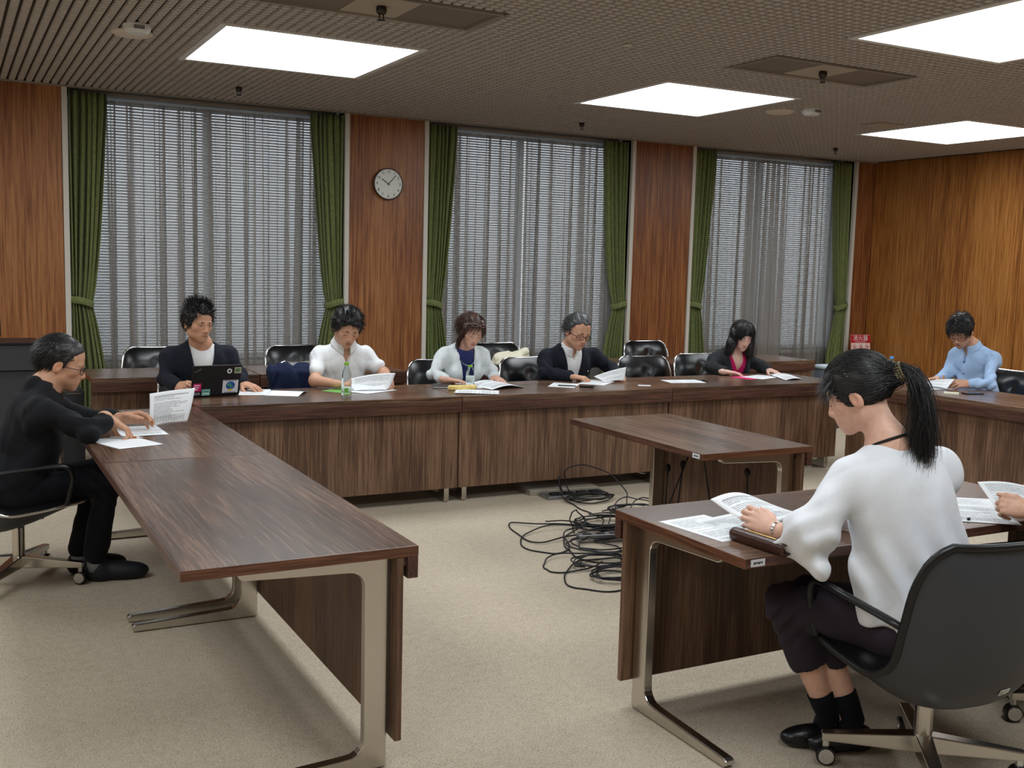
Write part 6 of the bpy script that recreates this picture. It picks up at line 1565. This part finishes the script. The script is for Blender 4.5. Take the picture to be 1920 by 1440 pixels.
# ---------------------------------------------------------------- lectern with monitor, dark cabinet, bin
t = empty('lectern',(-.62,1.12,0),0,'dark grey lectern at the left edge behind the man in black','lectern')
dk = plain('dark_laminate',(56,57,60),.5)
MB().box((-.32,-.14,.78),(.31,.28,.945)).build('head',dk,t,bevel=.004); MB().box((-.32,-.12,.03),(.305,.26,.775)).build('body',dk,t,bevel=.003); MB().box((-.34,-.15,.947),(.32,.29,.962)).build('top','black_plastic',t,bevel=.003); MB().box((-.30,-.10,0),(.29,.24,.03)).build('plinth','black',t)
t = empty('monitor',(-.66,1.12,.962),.1,'black monitor on the dark lectern at the left edge','monitor')
MB().box((-.17,-.012,.03),(.135,.012,.135)).build('screen_case','black_plastic',t,bevel=.004); MB().box((-.02,-.01,.0),(.02,.03,.05)).build('neck','black_plastic',t); MB().box((-.09,-.05,0),(.09,.08,.008)).build('foot','black_plastic',t)
t = empty('black_case',(-.04,1.60,0),0,'low black case on the floor beside the far left low desk','case')
MB().box((-.09,-.15,.03),(.05,.15,.58)).build('body',dk,t,bevel=.004); MB().box((-.07,-.155,.56),(.03,-.149,.565)).build('latch','chrome',t); MB().box((-.08,-.13,0),(.04,.13,.03)).build('foot','black',t)
t = empty('waste_bin',(6.98,1.30,0),0,'grey bin with a pale rim in the far right corner','bin')
MB().lathe([(.001,.004),(.12,.004),(.13,.02),(.15,.60),(.146,.60),(.128,.03),(.001,.02)],28).build('body',plain('bin_grey',(84,90,98),.5),t,True); MB().lathe([(.149,.595),(.158,.597),(.158,.62),(.146,.624),(.145,.60)],28).build('rim',plain('bin_rim',(176,186,196),.4),t,True)
# ---------------------------------------------------------------- cream tote bag, navy jacket on a chair
B_ = SDF()
B_.ell((0,0,.05),(.13,.09,.055),None,.04); B_.ell((-.09,-.02,.045),(.07,.06,.045),None,.04); B_.box((.10,.03,.085),(.09,.02,.035),np.array(Matrix.Rotation(-.25,3,'Y')),.012,.04)
B_.ell((.03,-.085,.035),(.045,.05,.038),None,.012,'sub'); B_.fun(lambda x, y, z: -z+0*x+0*y, A3((-1,-1,-1)), A3((1,1,1)), .004, 'int'); B_.disp = folds(.007,77,1.6)
t = B_.build('tote_bag', cloth('cream_canvas',(226,220,196),120,.05,.9,.4), None, .005); t.location = (3.33,1.30,TH); tag(t,'crumpled cream canvas tote bag on the low desk behind','bag')
m = MB(); m.grid(lambda u, v: V(.13+.03*u+.02*v, -.10-.10*v**.7-.06*v, .05-.16*v**1.6+.012*sin(u*6+v*3)), 6, 14); m.build('strap',bpy.data.materials['cream_canvas'],t,True,solid=.004)
J_ = SDF(); J_.rc((-.17,0,.80),(.15,.0,.805),.050,None,.03); J_.box((-.02,-.03,.70),(.20,.045,.12),None,.03,.03); J_.box((-.02,.05,.62),(.19,.03,.2),None,.02,.03); J_.rc((.17,-.02,.79),(.20,-.06,.66),.045,.035,.03)
J_.disp = folds(.010,81,1.0); o = J_.build('navy_jacket', CL['jacket_navy2'], None, .006); o.location = (1.30,.74,-.04); o.rotation_euler = (0,0,-.1); o.scale = (.72,.9,1); tag(o,'navy jacket hung over a chair back between laptop man and white-shirt man','jacket')
# ---------------------------------------------------------------- floor box, power strip, cables, microphones
t = empty('floor_box',(2.90,-.42,0),radians(-4),'open metal floor outlet box on the carpet before the window row','floor box')
MB().box((-.30,-.02,.0),(.22,.20,.035)).build('lid',plain('box_lid',(170,160,144),.5,.4),t,bevel=.003); MB().box((-.24,-.18,.0),(.22,-.03,.022)).build('tray',plain('box_metal',(150,152,154),.35,.8),t,bevel=.002)
for i in range(4): MB().box((-.2+i*.1,-.15,.022),(-.13+i*.1,-.10,.034)).build('socket','black_plastic',t,bevel=.002)
t = empty('power_strip',(2.48,-1.62,0),radians(-14),'grey metal power strip among the cables','power strip'); MB().box((-.22,-.03,.004),(.22,.03,.045)).build('body',bpy.data.materials['box_metal'],t,bevel=.003)
for i in range(5): MB().box((-.19+i*.08,-.018,.045),(-.14+i*.08,.018,.047)).build('socket','black_plastic',t)
def cable(label, pts, n=70, r=.0042, seed=0, lift=.0):
    rr = random.Random(seed); P = crom([(x, y, z) for x, y, z in pts], n)
    P = [V(p.x+.006*sin(i*.5+seed), p.y+.006*cos(i*.43+seed), max(r, p.z)) for i, p in enumerate(P)]
    o = MB().tube(P, r, 6).build('cable','cable',None,True); return tag(o, label, 'cable', 'black cables on the carpet')
def coil(label, cx, cy, rx, ry, turns, seed, z=.006, tail=None):
    rr = random.Random(seed); P = []; n = int(22*turns)
    for i in range(n):
        a = 2*pi*i/22; k = 1+.16*sin(a*.37+seed)+.06*rr.uniform(-1,1); P.append((cx+rx*k*cos(a+seed), cy+ry*k*sin(a+seed), z+.022*abs(sin(a*.61+seed))+.0035*(i/22)))
    if tail: P += tail
    P2 = crom(P, n*2); o = MB().tube([V(p.x,p.y,max(.0045,p.z)) for p in P2], .0042, 6).build('cable','cable',None,True); return tag(o, label, 'cable', 'black cables on the carpet')
cable('black cable in a wide loop reaching farthest left on the carpet',[(2.60,-1.40,.01),(2.42,-1.22,.01),(2.26,-1.20,.02),(2.12,-1.06,.01),(2.06,-1.16,.005),(2.02,-1.36,.005),(2.05,-1.52,.01),(2.30,-1.50,.02),(2.55,-1.58,.01)])
cable('black cable in a long low loop at the left of the tangle',[(2.62,-1.44,.01),(2.30,-1.28,.03),(2.08,-1.32,.012),(1.94,-1.50,.005),(1.95,-1.66,.005),(2.04,-1.74,.005),(2.17,-1.64,.01),(2.28,-1.42,.035),(2.60,-1.36,.02)],seed=2)
cable('black cable running from the floor box to the tangle',[(2.80,-.50,.035),(2.76,-.52,.14),(2.74,-.60,.03),(2.72,-.78,.006),(2.70,-.98,.006),(2.66,-1.20,.02),(2.58,-1.36,.01)],seed=3)
cable('black cable arching high over the floor box',[(2.86,-.50,.03),(2.84,-.46,.16),(2.98,-.50,.20),(3.12,-.62,.14),(3.12,-.80,.05),(2.98,-.98,.02),(2.76,-1.05,.02)],seed=4)
cable('black cable trailing towards the short desk',[(2.58,-1.40,.01),(2.78,-1.14,.05),(2.98,-.96,.07),(3.14,-.94,.04),(3.26,-1.02,.01),(3.20,-1.3,.01)],seed=5)
cable('second black cable trailing towards the short desk',[(2.62,-1.50,.01),(2.86,-1.20,.03),(3.05,-1.05,.08),(3.2,-1.15,.05),(3.15,-1.4,.01)],seed=15)
cable('black cable sweeping along the front of the tangle',[(2.42,-1.36,.03),(2.22,-1.50,.01),(2.12,-1.72,.006),(2.10,-1.92,.006),(2.22,-2.02,.006),(2.35,-2.05,.01)],seed=6)
cable('black cable loop nearest the camera, beside the right desk',[(2.25,-1.98,.02),(2.04,-1.96,.02),(1.90,-2.06,.006),(1.80,-2.22,.005),(1.83,-2.34,.005),(1.95,-2.42,.005),(2.12,-2.36,.01),(2.20,-2.2,.02)],seed=7)
cable('black cable loop in the middle of the near coil',[(2.2,-1.86,.02),(1.98,-1.80,.02),(1.86,-1.90,.006),(1.83,-2.02,.005),(1.95,-2.08,.01),(2.15,-2.02,.02)],seed=8)
cable('thin black cable crossing the tangle',[(2.30,-1.14,.02),(2.38,-1.38,.06),(2.34,-1.58,.02),(2.40,-1.80,.01),(2.28,-2.0,.01)],seed=9)
cable('black cable hooked up in a small arch',[(2.34,-1.42,.01),(2.33,-1.38,.09),(2.40,-1.33,.12),(2.46,-1.36,.05),(2.52,-1.44,.01)],seed=10)
coil('tight black cable coil before the floor box',2.90,-.70,.15,.09,5,1.)
coil('black cable coil in the middle of the tangle',2.62,-1.30,.18,.12,5,2.)
coil('black cable coil beside the power strip',2.50,-1.56,.19,.10,4,3.)
coil('black cable coil close to the near right desk',2.14,-2.02,.15,.10,4,4.)
coil('flat black cable coil nearest the camera',2.08,-2.24,.12,.09,4,5.)
coil('large loose black cable coil',2.42,-1.72,.26,.16,3,6.)
coil('black cable coil under the short desk',2.98,-1.12,.16,.14,4,7.)
def mic(label, base, top, bend, seed):
    t = empty('gooseneck_microphone', base, 0, label, 'microphone', 'gooseneck microphones under the short desk')
    b = V(base); P = [p-b for p in crom([base, ((base[0]*.6+top[0]*.4)+bend[0], base[1]*.6+top[1]*.4+bend[1], base[2]*.55+top[2]*.45), top], 16)]
    MB().tube(P, .0045, 8).build('stem','black_plastic',t,True); d = (P[-1]-P[-2]).normalized()
    MB().tube([P[-1], P[-1]+d*.008, P[-1]+d*.03, P[-1]+d*.045], [.006,.014,.0155,.006], 12).build('head','black',t,True)
    MB().lathe([(.001,.0),(.03,.001),(.03,.012),(.012,.018)],16).build('foot','black_plastic',t)
mic('gooseneck microphone leaning left at the leg of the short desk',(2.55,-1.93,.0),(2.655,-1.86,.43),(.02,0,0),1)
mic('upright gooseneck microphone beside the leg of the short desk',(2.60,-1.98,.0),(2.70,-1.93,.46),(.01,0,0),2)
mic('gooseneck microphone crossing under the short desk',(2.44,-2.02,.0),(2.72,-1.98,.58),(0,0,0),3)
mic('gooseneck microphone leaning right under the short desk',(2.80,-2.05,.0),(2.66,-2.16,.56),(.03,0,0),4)
mic('gooseneck microphone standing alone at the right under the short desk',(2.82,-2.28,.0),(2.70,-2.46,.52),(.03,0,.05),5)
